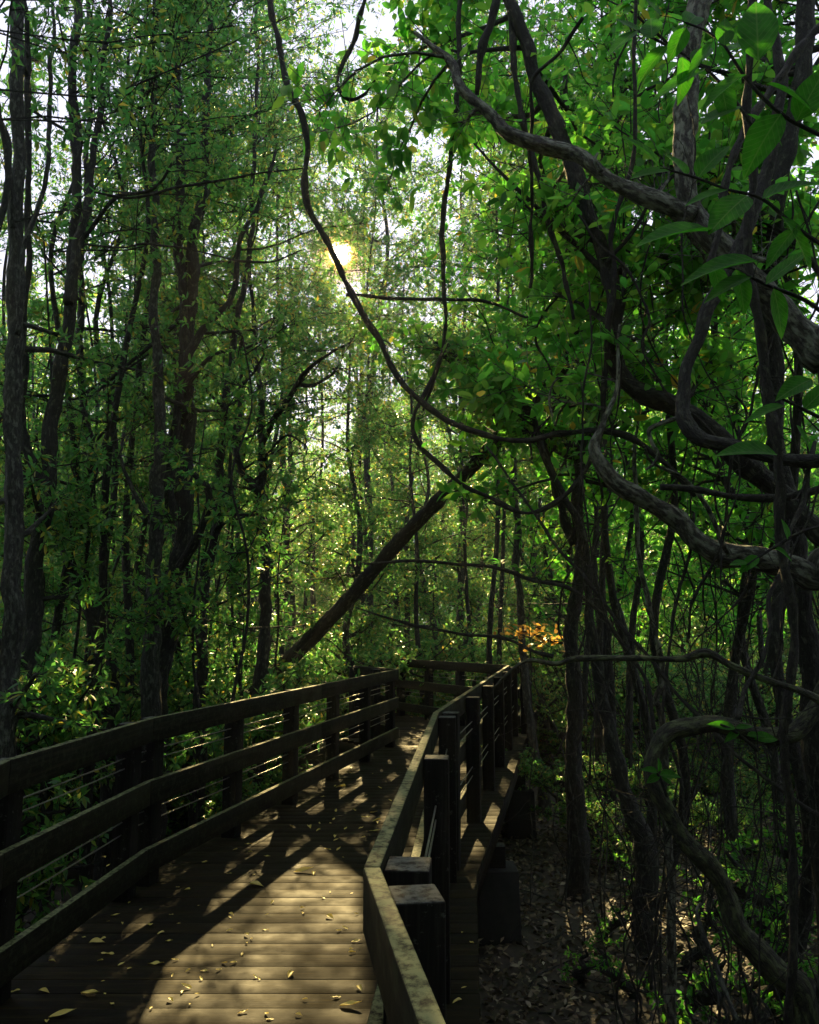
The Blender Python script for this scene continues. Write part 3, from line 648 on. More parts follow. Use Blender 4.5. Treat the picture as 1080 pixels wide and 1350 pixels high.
vine('thick bowed liana in the upper right corner', [(1100, 20, 12), (1060, 60, 12), (1020, 110, 12), (985, 165, 12), (960, 230, 11), (950, 300, 9), (935, 350, 8)], 3.8, 3.6)
vine('dark stem crossing in front of the lying trunk at middle right', [(870, 640, 8), (920, 645, 9), (970, 652, 10), (1030, 655, 10), (1100, 640, 10)], 4.1, 4)
vine('long thin stem slanting through the tangle from upper left to lower right', [(640, 590, 3), (720, 700, 4), (800, 800, 5), (880, 900, 5), (960, 985, 5), (1050, 1060, 6), (1100, 1090, 6)], 5, 4)
vine('bare grey stick rising from the lower right floor', [(975, 1345, 7), (950, 1290, 6), (930, 1240, 6), (920, 1205, 5), (925, 1190, 3)], 3.6, 3.9, BARK_G, name='stick', cat='stick')

zoneR = lambda: (rng.uniform(735, 1110))
for i in range(46):                            # hanging and looping thin lianas
    x = zoneR(); y0 = rng.uniform(-60, 350) if i % 2 else rng.uniform(350, 750); ln = rng.uniform(250, 700); Y = rng.uniform(3.6, 7.5); w = rng.uniform(1.5, 4.5)*5/Y
    n = 9; dx = rng.normal(0, 110); amp = rng.uniform(5, 28); ph = rng.uniform(0, 6)
    pts = [(max(700, x+dx*k/n+amp*math.sin(ph+k*1.1)+rng.normal(0, 5)), y0+ln*k/n, w) for k in range(n+1)]
    vine('thin dark liana hanging in the tangle right of the boardwalk', pts, Y, Y+rng.normal(0, .5), group='thin lianas in the right tangle', tw=9)
for i in range(74):                            # stems of the thicket, rising from the floor
    Y = rng.uniform(3.8, 9.5); x0 = rng.uniform(760 if Y < 6 else 715, 1150); f = U(x0, 900, Y); zf = gh(f[0], f[1])-.05
    h = rng.uniform(1.3, 3.6); lx = rng.normal(0, .7); P = [[f[0], Y, zf]]; w = rng.uniform(.004, .011)
    for k in range(1, 8):
        t = k/7; P.append([f[0]+lx*t*t+rng.normal(0, .05), Y+rng.normal(0, .06), zf+h*t])
    P, rad = smooth_path(P, np.linspace(w, w*.4, 8), 4); kk = ~(inpoly(P, corr)); 
    if not kk.all(): continue
    mb = MB(); mb.tube(P, rad, 6, .1)
    for _ in range(6):                         # side twigs
        p = P[rng.integers(8, len(P))]; d = rng.normal(0, 1, 3); d[2] = abs(d[2])*.5; d /= np.linalg.norm(d)
        Q = [p]; 
        for k in range(4): d = d+rng.normal(0, .25, 3); d /= np.linalg.norm(d); Q.append(Q[-1]+d*.14)
        mb.tube(Q, np.linspace(w*.4, .0015, 5), 4)
    tag(mb.build('thicket_stem', BARK_G if i % 2 == 0 else VINE_M, smooth=True), 'thin crooked bare stem growing in the thicket right of the boardwalk', 'stem', 'bare stems of the right thicket')

# slender saplings behind the left railing
for i in range(26):
    Y = rng.uniform(7.5, 13.5); x = rng.uniform(-20, 345); f = U(x, 900, Y); zf = gh(f[0], f[1])-.05
    if inpoly(np.array([[f[0], Y, 0]]), corr)[0]: continue
    h = rng.uniform(3.5, 7.5); lx = rng.normal(0, .35); P = [[f[0], Y, zf]]; w = rng.uniform(.012, .03)
    for k in range(1, 9):
        t = k/8; P.append([f[0]+lx*t+rng.normal(0, .07), Y+rng.normal(0, .07), zf+h*t])
    P, rad = smooth_path(P, np.linspace(w, w*.35, 9), 4); wood = MB(); wood.tube(P, rad, 7, .15, seed=i)
    root = empty('sapling', P[0], 'slender dark sapling among the trunks behind the left railing', 'sapling', 'slender saplings behind the left railing')
    lm = MB(); grow(wood, lm, [(P, rad)], zmin=.2, nb=12, blen=.8, ntw=16, nleaf=9, tlen=.22, L=.08, W=.03)
    wood.build('trunk', BARK_D, root, smooth=True, origin=P[0]); lm.build('crown', LEAF_A, root, origin=P[0])

# ------------------------------------------------------------------ canopy trees in the sun's way: grown one by one, so the gaps are real
def free_tree(x, y, h, label, group, leafmat, bark, p, w=.07, zmin=1.0, nb=40, ntw=34, blen=1.6, seed=0, up=.35, bias=None, ymin=-99):
    r = np.random.default_rng(1000+seed); z = gh(x, y)-.1
    P = [[x, y, z]]; lx, ly = r.normal(0, .5, 2)
    for k in range(1, 8):
        t = k/7; P.append([x+lx*t+r.normal(0, .12), y+ly*t+r.normal(0, .12), z+h*t])
    P, rad = smooth_path(P, np.linspace(w*1.2, w*.2, 8), 5); wood = MB(); wood.tube(P, rad, 8, .2, seed=seed)
    root = empty('forest_tree', P[0], label, 'tree', group); lm = MB()
    grow(wood, lm, [(P, rad)], zmin=zmin, nb=nb, blen=blen, ntw=ntw, r=r, form=4, up=up, bias=bias, ymin=ymin, **p)
    wood.build('trunk', bark, root, smooth=True, origin=P[0]); lm.build('crown', leafmat, root, origin=P[0])
sd = 0
for (x, y, h) in [(-4.4, 13.5, 9), (-1.2, 17.2, 9), (-5.2, 16.5, 11), (-2.9, 19.3, 11), (.6, 18.8, 8.5), (-.3, 22, 11), (-4.2, 22.5, 12), (-6.3, 20, 12), (-2.0, 25, 13), (-5.5, 26, 14), (1.6, 23, 11), (1.2, 27, 13),
                  (3.1, 17.3, 8), (4.0, 21, 10), (-3.2, 29, 15), (-.4, 30, 14), (3.5, 26.5, 12), (-7.2, 24, 13)]:
    sd += 1
    free_tree(x, y, h, 'small leaved tree with light seeping through, in the middle distance past the bend', 'small leaved trees past the bend', LEAF_C, BARK_G,
              dict(L=.085, W=.042, nleaf=9, tlen=.34), w=.055+.003*h, nb=48, ntw=34, seed=sd, zmin=(-.6 if y > 16.8 else 1.6))
# tall canopy over the left and the right
for (x, y, h) in [(-5.4, 10.2, 10), (-7.4, 11.4, 11), (-10.2, 9.5, 11), (-6.6, 13.2, 12), (-9.4, 14.5, 12), (-3.0, 11.3, 9.5), (-11, 18, 13), (-8.6, 18.6, 13)]:
    sd += 1
    free_tree(x, y, h, 'tall narrow leaved tree in the dense stand left of the boardwalk', 'tall trees left of the boardwalk', LEAF_A, BARK_D,
              dict(L=.095, W=.034, nleaf=9, tlen=.32), w=.05, nb=26, blen=2.0, ntw=26, seed=sd, zmin=.4, bias=(0, .35, 0), ymin=9.0)
for (x, y, h) in [(3.2, 8.2, 8.5), (5.4, 6.8, 9), (4.6, 10.6, 9.5), (7.2, 9.2, 10), (2.9, 12.4, 8.5), (5.9, 13.4, 10), (8.4, 13.2, 11), (4.2, 15.6, 9.5), (7.3, 17, 11)]:
    sd += 1
    free_tree(x, y, h, 'broad leaved vivid green tree in the stand right of the boardwalk', 'broad leaved trees right of the boardwalk', LEAF_B, BARK_D,
              dict(L=.14, W=.068, nleaf=5, tlen=.36), w=.06, nb=33, ntw=26, seed=sd, zmin=1.9)

# trees whose long limbs meet over the boardwalk
for (x, y, h, z, b, lmt, p) in [(-3.6, 8.4, 9.5, 5.2, 1.2, LEAF_A, A_), (-4.2, 10.6, 9.5, 4.6, 1.1, LEAF_A, A_), (-3.4, 12.6, 10, 5.0, 1.0, LEAF_C, C_), (-2.9, 14.9, 10.5, 4.6, .8, LEAF_C, C_),
                        (2.5, 8.6, 9.5, 5.6, -1.1, LEAF_B, B_), (2.8, 10.9, 9.5, 4.8, -1.0, LEAF_C, C_), (3.0, 13.4, 10, 4.8, -.9, LEAF_C, C_), (.3, 16.9, 10.5, 4.2, -.4, LEAF_C, C_), (-5.6, 15.8, 12, 6, .9, LEAF_A, A_), (1.6, 20.3, 12.5, 6, -.5, LEAF_C, C_)]:
    sd += 1
    free_tree(x, y, h, 'slim tree reaching its long leafy limbs over the boardwalk', 'trees arching over the boardwalk', lmt, BARK_D,
              dict(p, tlen=.38), w=.05, nb=(22 if lmt is LEAF_A else 28), ntw=30, blen=3.0, seed=sd, zmin=z, bias=(b, 0, 0), up=.25)

for (x, y, h, z, b, lmt, p) in [(-3.8, 11.6, 12, 7.2, 1.2, LEAF_A, A_), (-4.4, 14, 13.5, 8, 1.1, LEAF_A, A_), (-3.9, 17.6, 15, 9, .7, LEAF_C, C_), (1.9, 17.8, 15, 9, -.8, LEAF_C, C_),
                        (3.0, 14.6, 13.5, 8, -1, LEAF_C, C_), (2.7, 9.6, 11, 6.2, -1.1, LEAF_B, B_), (-3.4, 6.4, 9, 5.6, 1.1, LEAF_A, A_), (-3.0, 8.0, 10, 6.4, 1.2, LEAF_A, A_), (-3.7, 10.4, 14, 8.6, 1.4, LEAF_A, A_), (2.6, 11.4, 14, 8.4, -1.4, LEAF_C, C_), (-3.3, 13.2, 16, 10, 1.1, LEAF_A, A_), (1.6, 15.4, 16.5, 10.4, -.9, LEAF_C, C_), (-2.7, 16.4, 18, 11, .4, LEAF_C, C_), (-3.6, 9.6, 11.5, 6.6, 1.2, LEAF_A, A_), (2.9, 12.2, 12.5, 7.4, -1.2, LEAF_C, C_), (2.6, 6.2, 9, 6.6, -1, LEAF_B, B_), (-1.2, 19.8, 16, 10, 0, LEAF_C, C_), (-2.8, 22.5, 17, 10, 0, LEAF_C, C_), (3.3, 20, 15, 9, -.4, LEAF_C, C_)]:
    sd += 1
    free_tree(x, y, h, 'tall slim tree whose high crown closes the gap above the boardwalk', 'tall trees closing the canopy', lmt, BARK_D,
              dict(p, tlen=.38), w=.05, nb=(18 if lmt is LEAF_A else 26), ntw=30, blen=2.7, seed=sd, zmin=z, bias=(b, 0, 0), up=.3)

for (x, y, h, z) in [(-6.2, 21.5, 18, 8), (-3.6, 24.2, 20, 9), (-1.1, 21.2, 18.5, 9), (1.4, 24.8, 20, 9), (-2.2, 28.5, 22, 10), (3.8, 24, 18, 8), (-8.4, 24.5, 20, 9), (-5.4, 29.5, 22, 10)]:
    sd += 1
    free_tree(x, y, h, 'very tall tree behind the sun and its glow, its high crown speckled with sky', 'very tall trees ahead', LEAF_C, BARK_G,
              dict(L=.12, W=.055, nleaf=8, tlen=.45), w=.11, nb=40, ntw=30, blen=2.3, seed=sd, zmin=z)

# ------------------------------------------------------------------ shared kinds, copied
def proto_tree(kind, leafmat, bark, h, p, nb, ntw, blen, zmin, seed):
    r = np.random.default_rng(seed); P = [[0, 0, -.1]]
    lx, ly = r.normal(0, .6, 2)
    for k in range(1, 8):
        t = k/7; P.append([lx*t+r.normal(0, .12), ly*t+r.normal(0, .12), h*t])
    P, rad = smooth_path(P, np.linspace(.12, .02, 8), 5); wood = MB(); wood.tube(P, rad, 7, .2, seed=seed)
    lm = MB(); grow(wood, lm, [(P, rad)], zmin=zmin, nb=nb, blen=blen, ntw=ntw, r=r, form=4, cull=False, **p)
    return kind, wood, lm, bark, leafmat
protos = {}
def place(key, x, y, s, rz, label, group, cat, name, parts=('trunk', 'crown')):
    if key not in protos:
        k, wood, lm, bark, leafmat = KINDS[key]()
        root = empty(name, (0, 0, 0), label, cat, group)
        a = wood.build(parts[0], bark, root, smooth=True); b = lm.build(parts[1], leafmat, root)
        protos[key] = (root, a, b); ro = root
    else:
        r0, a, b = protos[key]; ro = r0.copy(); COL.objects.link(ro)
        for c in (a, b):
            d = c.copy(); COL.objects.link(d); d.parent = ro
    ro['label'] = label; ro['group'] = group; ro['category'] = cat
    ro.location = (x, y, gh(x, y)); ro.rotation_euler = (0, 0, rz); ro.scale = (s, s, s*rng.uniform(.9, 1.1))
    return ro
far = dict(L=.17, W=.085, nleaf=7, tlen=.5)
KINDS = {
 'f1': lambda: proto_tree('f1', LEAF_C, BARK_G, 12, far, 70, 28, 2.3, .3, 71),
 'f2': lambda: proto_tree('f2', LEAF_A, BARK_G, 13, far, 76, 28, 2.2, .8, 72),
 'f3': lambda: proto_tree('f3', LEAF_C, BARK_D, 10, far, 66, 28, 2.4, 0, 73),
 'b1': lambda: proto_tree('b1', LEAF_B, BARK_D, 11, far, 70, 26, 2.2, 1.2, 74),
 's1': lambda: proto_tree('s1', LEAF_A, BARK_D, 1.5, dict(L=.085, W=.03, nleaf=9, tlen=.2), 26, 14, .7, .05, 81),
 's2': lambda: proto_tree('s2', LEAF_C, BARK_D, 1.2, dict(L=.06, W=.032, nleaf=10, tlen=.2), 34, 16, .8, .0, 82),
 's3': lambda: proto_tree('s3', LEAF_B, BARK_D, 1.0, dict(L=.10, W=.045, nleaf=6, tlen=.15), 9, 5, .45, .1, 83),
}
def spread(n, x0, x1, y0, y1, dmin, ok=lambda x, y: True):
    out = []; tr = 0
    while len(out) < n and tr < n*60:
        tr += 1; x = rng.uniform(x0, x1); y = rng.uniform(y0, y1)
        if all((x-a)**2+(y-b)**2 > dmin*dmin for a, b in out) and ok(x, y): out.append((x, y))
    return out
off_sun = lambda x, y: not (abs(x-(-.084*y+-.7)) < 4.8 and 6 < y < 33)
for i, (x, y) in enumerate(spread(84, -42, 42, 21, 62, 3.6, lambda x, y: off_sun(x, y) and abs(x) < y*.62+4)):
    zone = 'left' if x < -y*.12 else ('right' if x > y*.15 else 'middle')
    key = ['f1', 'f2', 'f3'][i % 3] if zone != 'right' else ['b1', 'f1', 'b1', 'f3'][i % 4]
    place(key, x, y, rng.uniform(.85, 1.25), rng.uniform(0, 6.28),
          {'left': 'dim background tree deep in the forest on the left', 'middle': 'sunlit background tree deep in the forest beyond the boardwalk bend', 'right': 'dark background tree deep in the forest on the right'}[zone],
          'background trees, '+zone, 'tree', 'forest_tree')
# unseen trees added overhead and behind to cut sky light on the boardwalk
for i, (x, y) in enumerate([(-4.6, 1.0), (-6.5, 4.6), (-4.4, -3.5), (5.4, -.6), (4.9, -4.5), (9.6, 1.6), (-9.5, -1), (-.5, -8), (9.5, -2), (-7, -8), (6, -9), (-11, 9), (11.5, 9), (-12, 4), (12, 4), (-3.2, -1.5), (2.9, -2.6), (-1.8, -5.2), (4.2, -1.2), (2.2, -6.4), (-5.2, -5.8), (7.2, -.8), (-7.3, 1.6), (-4, -10), (3.5, -11), (8.8, -6), (-9.5, -5), (-2, -13), (2, -15), (-7, -13), (7.5, -13), (-12, -9), (12, -8), (14, -3), (-14, -3), (0, -18), (-5, -17), (5, -18), (10, -15), (-10, -16), (15, 3), (-15, 3)]):
    place(['f2', 'b1', 'f1'][i % 3], x, y, rng.uniform(.85, 1.05), rng.uniform(0, 6.28), 'unseen tall tree added outside the view to shade the near boardwalk', 'trees around the viewpoint', 'tree', 'forest_tree')
pathok = lambda x, y: not inpoly(np.array([[x, y, 0]]), corrw)[0]
corrw = [tuple(p) for p in offset(RIGHT, .95)]+[tuple(p) for p in offset(LEFT, -.95)][::-1]
for x, y in spread(46, -9.5, 1.0, 4.6, 19, .75, lambda x, y: pathok(x, y) and x > -y*.62-.8 and (x < -1.9 or y > 15.8)):
    place('s1', x, y, rng.uniform(.7, 1.35), rng.uniform(0, 6.28), 'glossy rosette leaved shrub in the understorey behind the left railing', 'shrubs behind the left railing', 'shrub', 'shrub', ('stems', 'foliage'))
for x, y in spread(50, -5, 9, 12.5, 24, .85, lambda x, y: pathok(x, y) and (x > 2.2 or x < -3.5 or y > 17.2)):
    place('s2', x, y, rng.uniform(.8, 1.7), rng.uniform(0, 6.28), 'small leaved shrub massed with others around the boardwalk bend', 'shrubs around the bend', 'shrub', 'shrub', ('stems', 'foliage'))
for x, y in spread(30, 1.3, 9, 7.5, 15, .8, lambda x, y: pathok(x, y) and x > .95+.13*y):
    place('s2', x, y, rng.uniform(.35, .9), rng.uniform(0, 6.28), 'low dark shrub on the litter floor right of the boardwalk', 'low shrubs right of the boardwalk', 'shrub', 'shrub', ('stems', 'foliage'))
for px, py, s in [(820, 1118, .5), (850, 1165, .45), (880, 1045, .55), (900, 1260, .5), (880, 1330, .55), (960, 1345, .6), (985, 1290, .5), (1040, 1330, .65), (770, 1270, .35), (800, 1215, .4), (1000, 1210, .55), (960, 1120, .6), (1060, 1230, .7), (1020, 1130, .6), (840, 1290, .38), (1075, 1140, .6), (930, 1195, .4)]:
    g = G(px, py+25, GZ)
    place('s3', g[0], g[1], s, rng.uniform(0, 6.28), 'green broad leaved seedling growing from the floor at lower right', 'seedlings at lower right', 'seedling', 'seedling', ('stem', 'leaves'))

for x, y, q in [(-2.5, 10.6, 1.15), (-2.6, 11.6, 1.3), (-3.3, 10.9, 1.4), (-3.2, 12.0, 1.5), (-3.9, 11.5, 1.6), (-2.1, 11.3, 1.0), (-4.3, 12.4, 1.6), (-3.4, 14.2, 1.7), (-4.6, 15.2, 1.9), (-3.2, 15.6, 1.7), (-5.2, 13.6, 1.8)]:
    place('s2', x, y, q, rng.uniform(0, 6.28), 'tall small leaved shrub filling the inner corner behind the end of the left railing', 'corner shrubs', 'shrub', 'shrub', ('stems', 'foliage'))
# far woodland that closes the view
m = MB(); r = np.random.default_rng(5); n = 90000
a = r.uniform(-.75, .75, n); d = r.uniform(60, 85, n); h = r.random(n)**1.0
hh = np.array([13+6*noise.noise(Vector((q*9, 0, 0)))+3*noise.noise(Vector((q*30, 1, 0))) for q in a])
P = np.stack([np.sin(a)*d, np.cos(a)*d, GZ+h*hh], 1)
m.leaves(P, r.normal(0, 1, (n, 3)), .6, .35, 4, r)
tag(m.build('far_woodland', LEAF_C), 'far off mass of woodland closing the view', 'woodland', kind='stuff')

# leaf litter and dead twigs on the floor
m = MB(); n = 60000
X = np.concatenate([rng.uniform(.2, 9, n//2), rng.uniform(-8, 8, n//2)]); Y = np.concatenate([rng.uniform(2, 12, n//2), rng.uniform(3, 22, n//2)])
Z = np.array([gh(a, b) for a, b in zip(X, Y)])+rng.uniform(.0, .05, n)
D = rng.normal(0, 1, (n, 3)); D[:, 2] *= .35
m.leaves(np.stack([X, Y, Z], 1), D, .075, .034, 4)
tag(m.build('leaf_litter', LITTER), 'brown fallen leaves covering the forest floor', 'leaf litter', kind='stuff')
m = MB()
for i in range(420):
    x = rng.uniform(.7, 8); y = rng.uniform(3, 13); z = gh(x, y)+.04; a = rng.uniform(0, 6.28); d = np.array([math.cos(a), math.sin(a), rng.normal(0, .12)]); Q = [np.array([x, y, z])]
    for k in range(4): d = d+rng.normal(0, .2, 3)*[1, 1, .4]; Q.append(Q[-1]+d*rng.uniform(.06, .2))
    m.tube(Q, np.linspace(rng.uniform(.004, .014), .003, 5), 5)
tag(m.build('dead_twigs', BARK_G), 'dead twigs and roots scattered over the litter', 'twigs', kind='stuff')

# ------------------------------------------------------------------ near leaves in the upper right corner
def leaf_mesh(name, matl, L=1., W=.46, n=8, curl=.12, fold=.16, wave=.0):
    m = MB(); rows = []
    for i in range(n+1):
        t = i/n; w = W*.5*math.sin(math.pi*min(1, t**.82))**.8*(1-.25*t)*1.25 if 0 < t < 1 else .004
        z = -curl*L*t*t; wv = wave*math.sin(t*9)
        rows += [[t*L, -w, z+fold*w+wv], [t*L, -w*.5, z+fold*w*.35], [t*L, 0, z], [t*L, w*.5, z+fold*w*.35], [t*L, w, z+fold*w-wv]]
    ix = np.arange((n+1)*5).reshape(n+1, 5)
    m.add(rows, [np.stack([ix[:-1, :-1], ix[1:, :-1], ix[1:, 1:], ix[:-1, 1:]], -1).reshape(-1, 4)])
    o = m.build(name, matl, smooth=True); return o
proto_leaf = leaf_mesh('leaf', LEAF_N); me_leaf = proto_leaf.data; bpy.data.objects.remove(proto_leaf)
def leaf_dir(ang, tip):                       # rotation: the leaf points at angle ang in the picture plane, its face tipped
    d = Vector((math.cos(ang), rng.uniform(-.35, .35), math.sin(ang))).normalized()
    nrm = Vector((rng.normal(0, .25), -math.sin(tip), math.cos(tip)+.15)).normalized()
    y = nrm.cross(d).normalized(); z = d.cross(y)
    return Matrix((d, y, z)).transposed().to_euler()
def leafy_twig(label, pts, Y0, Y1, leaves):
    P, rad = traced((pts, Y0, Y1)); P, rad = smooth_path(P, rad, 5); o = P[0]
    root = empty('leafy_twig', o, label, 'twig', 'leafy twigs hanging close at the upper right')
    mb = MB(); mb.tube(P, rad, 6); st = mb.build('stem', VINE_M, root, smooth=True, origin=o)
    for (bx, by, tx, ty, Y, tip) in leaves:
        tip = max(tip, .75)
        a = U(bx, by, Y); b = U(tx, ty, Y); ln = np.linalg.norm(b-a)
        lf = bpy.data.objects.new('leaf', me_leaf); COL.objects.link(lf); lf.parent = root
        lf.location = a-o; lf.rotation_euler = leaf_dir(math.atan2(b[2]-a[2], b[0]-a[0]), tip); s = ln*1.04; lf.scale = (s, s*rng.uniform(.8, 1.15), s*rng.uniform(.4, 2.4))
        k = np.argmin(np.linalg.norm(P-a, axis=1)); pm = MB(); pm.tube([P[k], (P[k]+a)/2+[0, 0, .004], a], [.0016, .0013, .001], 5); 
        if 1e-3 < np.linalg.norm(P[k]-a) < .25: pm.build('leaf_stalk', VINE_M, root, origin=o)
leafy_twig('close twig with big dark leaves at the very top right', [(1085, 180, 6), (1030, 150, 6), (985, 105, 5), (955, 60, 4), (930, 40, 3), (905, 30, 3)], 2.0, 2.1,
   [(1000, 80, 1001, -18, 2.0, 1.2), (960, 66, 1015, 36, 2.05, .5), (905, 36, 884, 72, 2.1, 1.2), (940, 55, 906, 92, 2.1, .6), (985, 98, 925, 125, 2.0, .4), (1010, 110, 1075, 150, 2.0, .6), (1030, 150, 985, 212, 2.0, .5), (955, 60, 960, 15, 2.0, 1.0), (1050, 160, 1085, 90, 2.0, .8), (870, 20, 852, -10, 2.1, 1.1), (905, 36, 930, -5, 2.1, .9)])
leafy_twig('close upright twig of broad leaves between the two upper right trunks', [(1010, 200, 5), (975, 140, 5), (930, 90, 4), (880, 60, 4), (840, 40, 3)], 2.3, 2.4,
   [(880, 60, 840, 95, 2.35, .8), (840, 40, 800, 70, 2.4, .8), (900, 75, 905, 128, 2.3, 1.1), (930, 90, 860, 125, 2.3, .7), (950, 110, 960, 165, 2.3, .9), (860, 50, 862, 5, 2.35, 1.0), (975, 140, 920, 165, 2.3, .8), (985, 150, 1040, 175, 2.3, .8), (915, 85, 945, 40, 2.3, 1.), (840, 40, 815, 12, 2.4, .9)])
leafy_twig('close twig with broad leaves hanging level at the right', [(1095, 330, 6), (1050, 300, 6), (1005, 262, 5), (960, 250, 4), (920, 235, 4), (885, 225, 3)], 2.1, 2.2,
   [(960, 250, 905, 262, 2.15, .3), (885, 225, 830, 232, 2.2, .3), (920, 235, 958, 180, 2.2, .8), (1005, 262, 1082, 232, 2.1, .4), (985, 258, 925, 310, 2.1, .3), (940, 305, 838, 308, 2.1, .25), (1030, 285, 1080, 350, 2.1, .7), (905, 232, 885, 188, 2.2, 1.0), (1050, 300, 1010, 345, 2.1, .4), (870, 222, 822, 178, 2.2, .6)])
leafy_twig('close twig with drooping wide leaves below the level ones', [(1095, 420, 6), (1060, 395, 6), (1010, 375, 5), (970, 355, 4), (940, 350, 3)], 2.2, 2.3,
   [(1000, 345, 905, 348, 2.2, .25), (970, 355, 985, 412, 2.25, 1.0), (1010, 375, 1060, 330, 2.2, .5), (940, 350, 955, 395, 2.3, 1.1), (1020, 380, 1045, 440, 2.2, .9), (990, 365, 930, 385, 2.2, .5)])
leafy_twig('close twig with pale green round leaves at the right edge, middle height', [(1100, 560, 6), (1070, 545, 5), (1040, 530, 4), (1020, 520, 3)], 2.4, 2.4,
   [(1070, 500, 1020, 522, 2.4, .9), (1060, 540, 1098, 500, 2.4, .6), (1050, 560, 1070, 590, 2.4, .9), (1025, 600, 950, 585, 2.6, .2), (1035, 535, 985, 545, 2.4, .4), (1080, 600, 1110, 640, 2.4, .7)])
leafy_twig('close twig with a few leaves in front of the lying pale trunk', [(1100, 690, 5), (1060, 700, 5), (1020, 722, 4), (985, 745, 3)], 3.2, 3.2,
   [(985, 742, 960, 742, 3.2, .2), (985, 742, 1005, 748, 3.2, .3), (1000, 733, 975, 752, 3.2, .4), (1020, 722, 1045, 735, 3.2, .4), (1040, 712, 1030, 685, 3.2, .8)])
leafy_twig('small green leaved sprig on the dark arch at lower right', [(1000, 990, 4), (970, 965, 4), (950, 955, 3)], 3.7, 3.7,
   [(970, 960, 935, 952, 3.7, .2), (970, 960, 990, 955, 3.7, .3), (975, 965, 955, 975, 3.7, .3), (985, 970, 1010, 968, 3.7, .3), (995, 975, 1030, 970, 3.7, .2)])
leafy_twig('small green sprig at the top of the mossy sloping trunk', [(880, 1050, 4), (872, 1030, 4), (866, 1018, 3)], 3.8, 3.8,
   [(868, 1018, 845, 1010, 3.8, .2), (868, 1018, 870, 1000, 3.8, .8), (870, 1022, 898, 1020, 3.8, .2), (870, 1022, 852, 1030, 3.8, .3), (872, 1025, 890, 1035, 3.8, .5)])
# orange lit leaves above the far end of the right railing
P, rad = traced(([(760, 850, 4), (725, 845, 4), (700, 835, 3), (680, 832, 2)], 9.2, 9.2)); P, rad = smooth_path(P, rad)
root = empty('leafy_twig', P[0], 'twig with glowing orange leaves over the far end of the right railing', 'twig'); mb = MB(); mb.tube(P, rad, 6); mb.build('stem', VINE_M, root, smooth=True, origin=P[0])
q = rng.integers(4, len(P), 90); m = MB(); m.leaves(P[q]+rng.normal(0, .09, (90, 3))*[1.6, 1, .7], rng.normal(0, 1, (90, 3))*[1, 1, .4], .1, .045); m.build('leaves', LEAF_O, root, origin=P[0])

# ------------------------------------------------------------------ fallen leaves on the deck
fl = [leaf_mesh('fallen_leaf', LEAF_Y, 1, w, 8, c, f, wv) for w, c, f, wv in ((.34, -.25, .5, .02), (.42, .12, .7, .03), (.3, -.1, .3, .05))]
for o in fl: o.data.materials[0] = LEAF_Y
spots = [(152, 1208, 14), (128, 1244, 20), (142, 1258, 17), (160, 1272, 10), (132, 1267, 8), (205, 1271, 22), (198, 1221, 18), (212, 1231, 10), (270, 1280, 12), (265, 1291, 10), (248, 1280, 8), (240, 1308, 10), (246, 1302, 16),
         (225, 1319, 12), (148, 1324, 12), (118, 1312, 32), (58, 1308, 16), (20, 1307, 14), (82, 1340, 34), (62, 1347, 12), (320, 1335, 14), (352, 1338, 12), (394, 1339, 10), (355, 1344, 12), (308, 1270, 12), (325, 1233, 10),
         (350, 1226, 10), (303, 1227, 9), (383, 1286, 16), (443, 1315, 14), (462, 1327, 30), (474, 1304, 14), (470, 1241, 14), (455, 1224, 10), (435, 1210, 14), (426, 1184, 8), (400, 1149, 26), (338, 1168, 20), (302, 1152, 8), (270, 1138, 14),
         (247, 1173, 9), (352, 1129, 10), (385, 1091, 14), (408, 1091, 12), (432, 1120, 10), (443, 1108, 8), (449, 1038, 16), (482, 1077, 12), (493, 1072, 12), (497, 1082, 12), (476, 1092, 11), (496, 1096, 12), (420, 1095, 8), (327, 1113, 10), (262, 1195, 8), (359, 1190, 8),
         (545, 960, 7), (552, 945, 6), (540, 935, 6), (565, 925, 6), (548, 975, 8), (610, 1230, 6), (622, 1243, 12), (612, 1303, 8), (603, 1321, 14)]
spots += [(rng.uniform(60, 475), rng.uniform(1120, 1345), rng.uniform(4, 11)) for _ in range(60)]+[(rng.uniform(420, 520), rng.uniform(1010, 1110), rng.uniform(4, 9)) for _ in range(22)]+[(rng.uniform(535, 568), rng.uniform(925, 990), rng.uniform(3, 5)) for _ in range(16)]
first = [True]*3
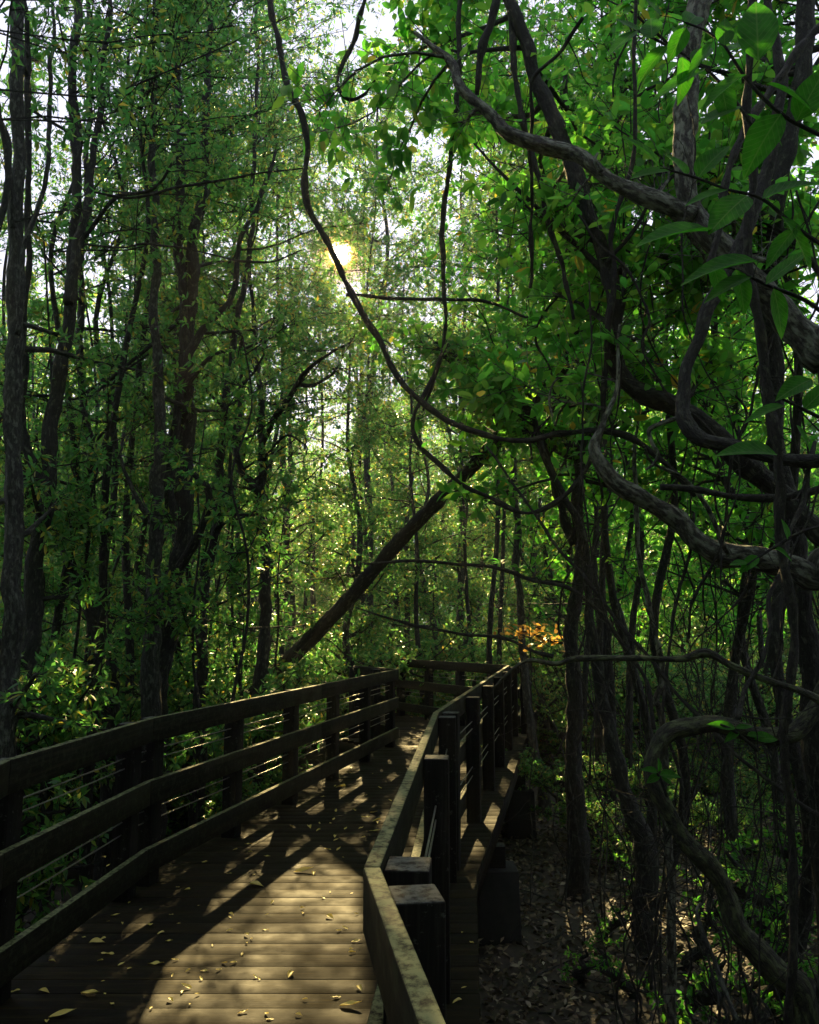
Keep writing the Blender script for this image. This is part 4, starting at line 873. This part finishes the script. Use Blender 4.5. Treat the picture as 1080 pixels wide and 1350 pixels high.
for i, (x, y, s) in enumerate(spots):
    p = G(x, y, .004); ln = max(.026, s*p[1]/F*.95); k = i % 3
    lab = 'small yellowish leaf lying on the deck boards'
    if s >= 20: lab = {118: 'long pale yellow leaf at the lower left of the deck', 82: 'long curled yellow leaf at the very bottom left of the deck', 462: 'long yellow leaf on the sunlit boards by the right railing', 400: 'large crumpled leaf at the top of the sunlit patch',
                       128: 'narrow leaf lying upper left of the long pale leaf', 205: 'narrow yellow leaf in the shade left of the sunlit patch', 338: 'narrow leaf on the shadow edge above the sunlit patch'}.get(x, lab)
    if first[k]: o = fl[k]; first[k] = False
    else: o = fl[k].copy(); COL.objects.link(o)
    tag(o, lab, 'leaf', 'fallen leaves on the deck')
    c, q = math.cos, math.sin; a = rng.uniform(0, 6.28) if s < 20 else rng.uniform(-.5, .6)
    o.location = (p[0]-c(a)*ln/2, p[1]-q(a)*ln/2, .005+ln*(.0, .1, .0)[k]); o.rotation_euler = (rng.normal(0, .1), rng.normal(0, .03), a); o.scale = (ln, ln, ln)

# ------------------------------------------------------------------ the damp air
m, nt, o = mat('haze_air'); v = nd(nt, 'ShaderNodeVolumePrincipled', i_Density=.0006, i_Anisotropy=.6); v.inputs['Color'].default_value = (.9, .95, .9, 1); nt.links.new(v.outputs[0], o.inputs['Volume'])
mb = MB(); x0, x1, y0, y1, z0, z1 = -175, 175, -75, 275, -3.2, 30
mb.hexa([[x0, y0, z0], [x1, y0, z0], [x1, y1, z0], [x0, y1, z0], [x0, y0, z1], [x1, y0, z1], [x1, y1, z1], [x0, y1, z1]])
tag(mb.build('haze', m), 'thin damp haze hanging in the forest air', 'haze', kind='stuff')
SC.cycles.volume_bounces = 0

# ------------------------------------------------------------------ camera and render settings
cam = bpy.data.cameras.new('camera'); co = bpy.data.objects.new('camera', cam); COL.objects.link(co)
cam.sensor_fit = 'HORIZONTAL'; cam.sensor_width = 36; cam.lens = 36; cam.clip_start = .05; cam.clip_end = 1000
co.location = (0, 0, CAMZ); co.rotation_euler = (math.pi/2+PITCH, 0, 0); SC.camera = co
SC.view_settings.view_transform = 'Standard'; SC.view_settings.look = 'None'; SC.view_settings.gamma = 1; SC.view_settings.exposure = 3.2
SC.cycles.max_bounces = 6; SC.cycles.diffuse_bounces = 3; SC.cycles.glossy_bounces = 2; SC.cycles.transmission_bounces = 3
SC.cycles.caustics_reflective = False; SC.cycles.caustics_refractive = False
SC.cycles.sample_clamp_indirect = 4
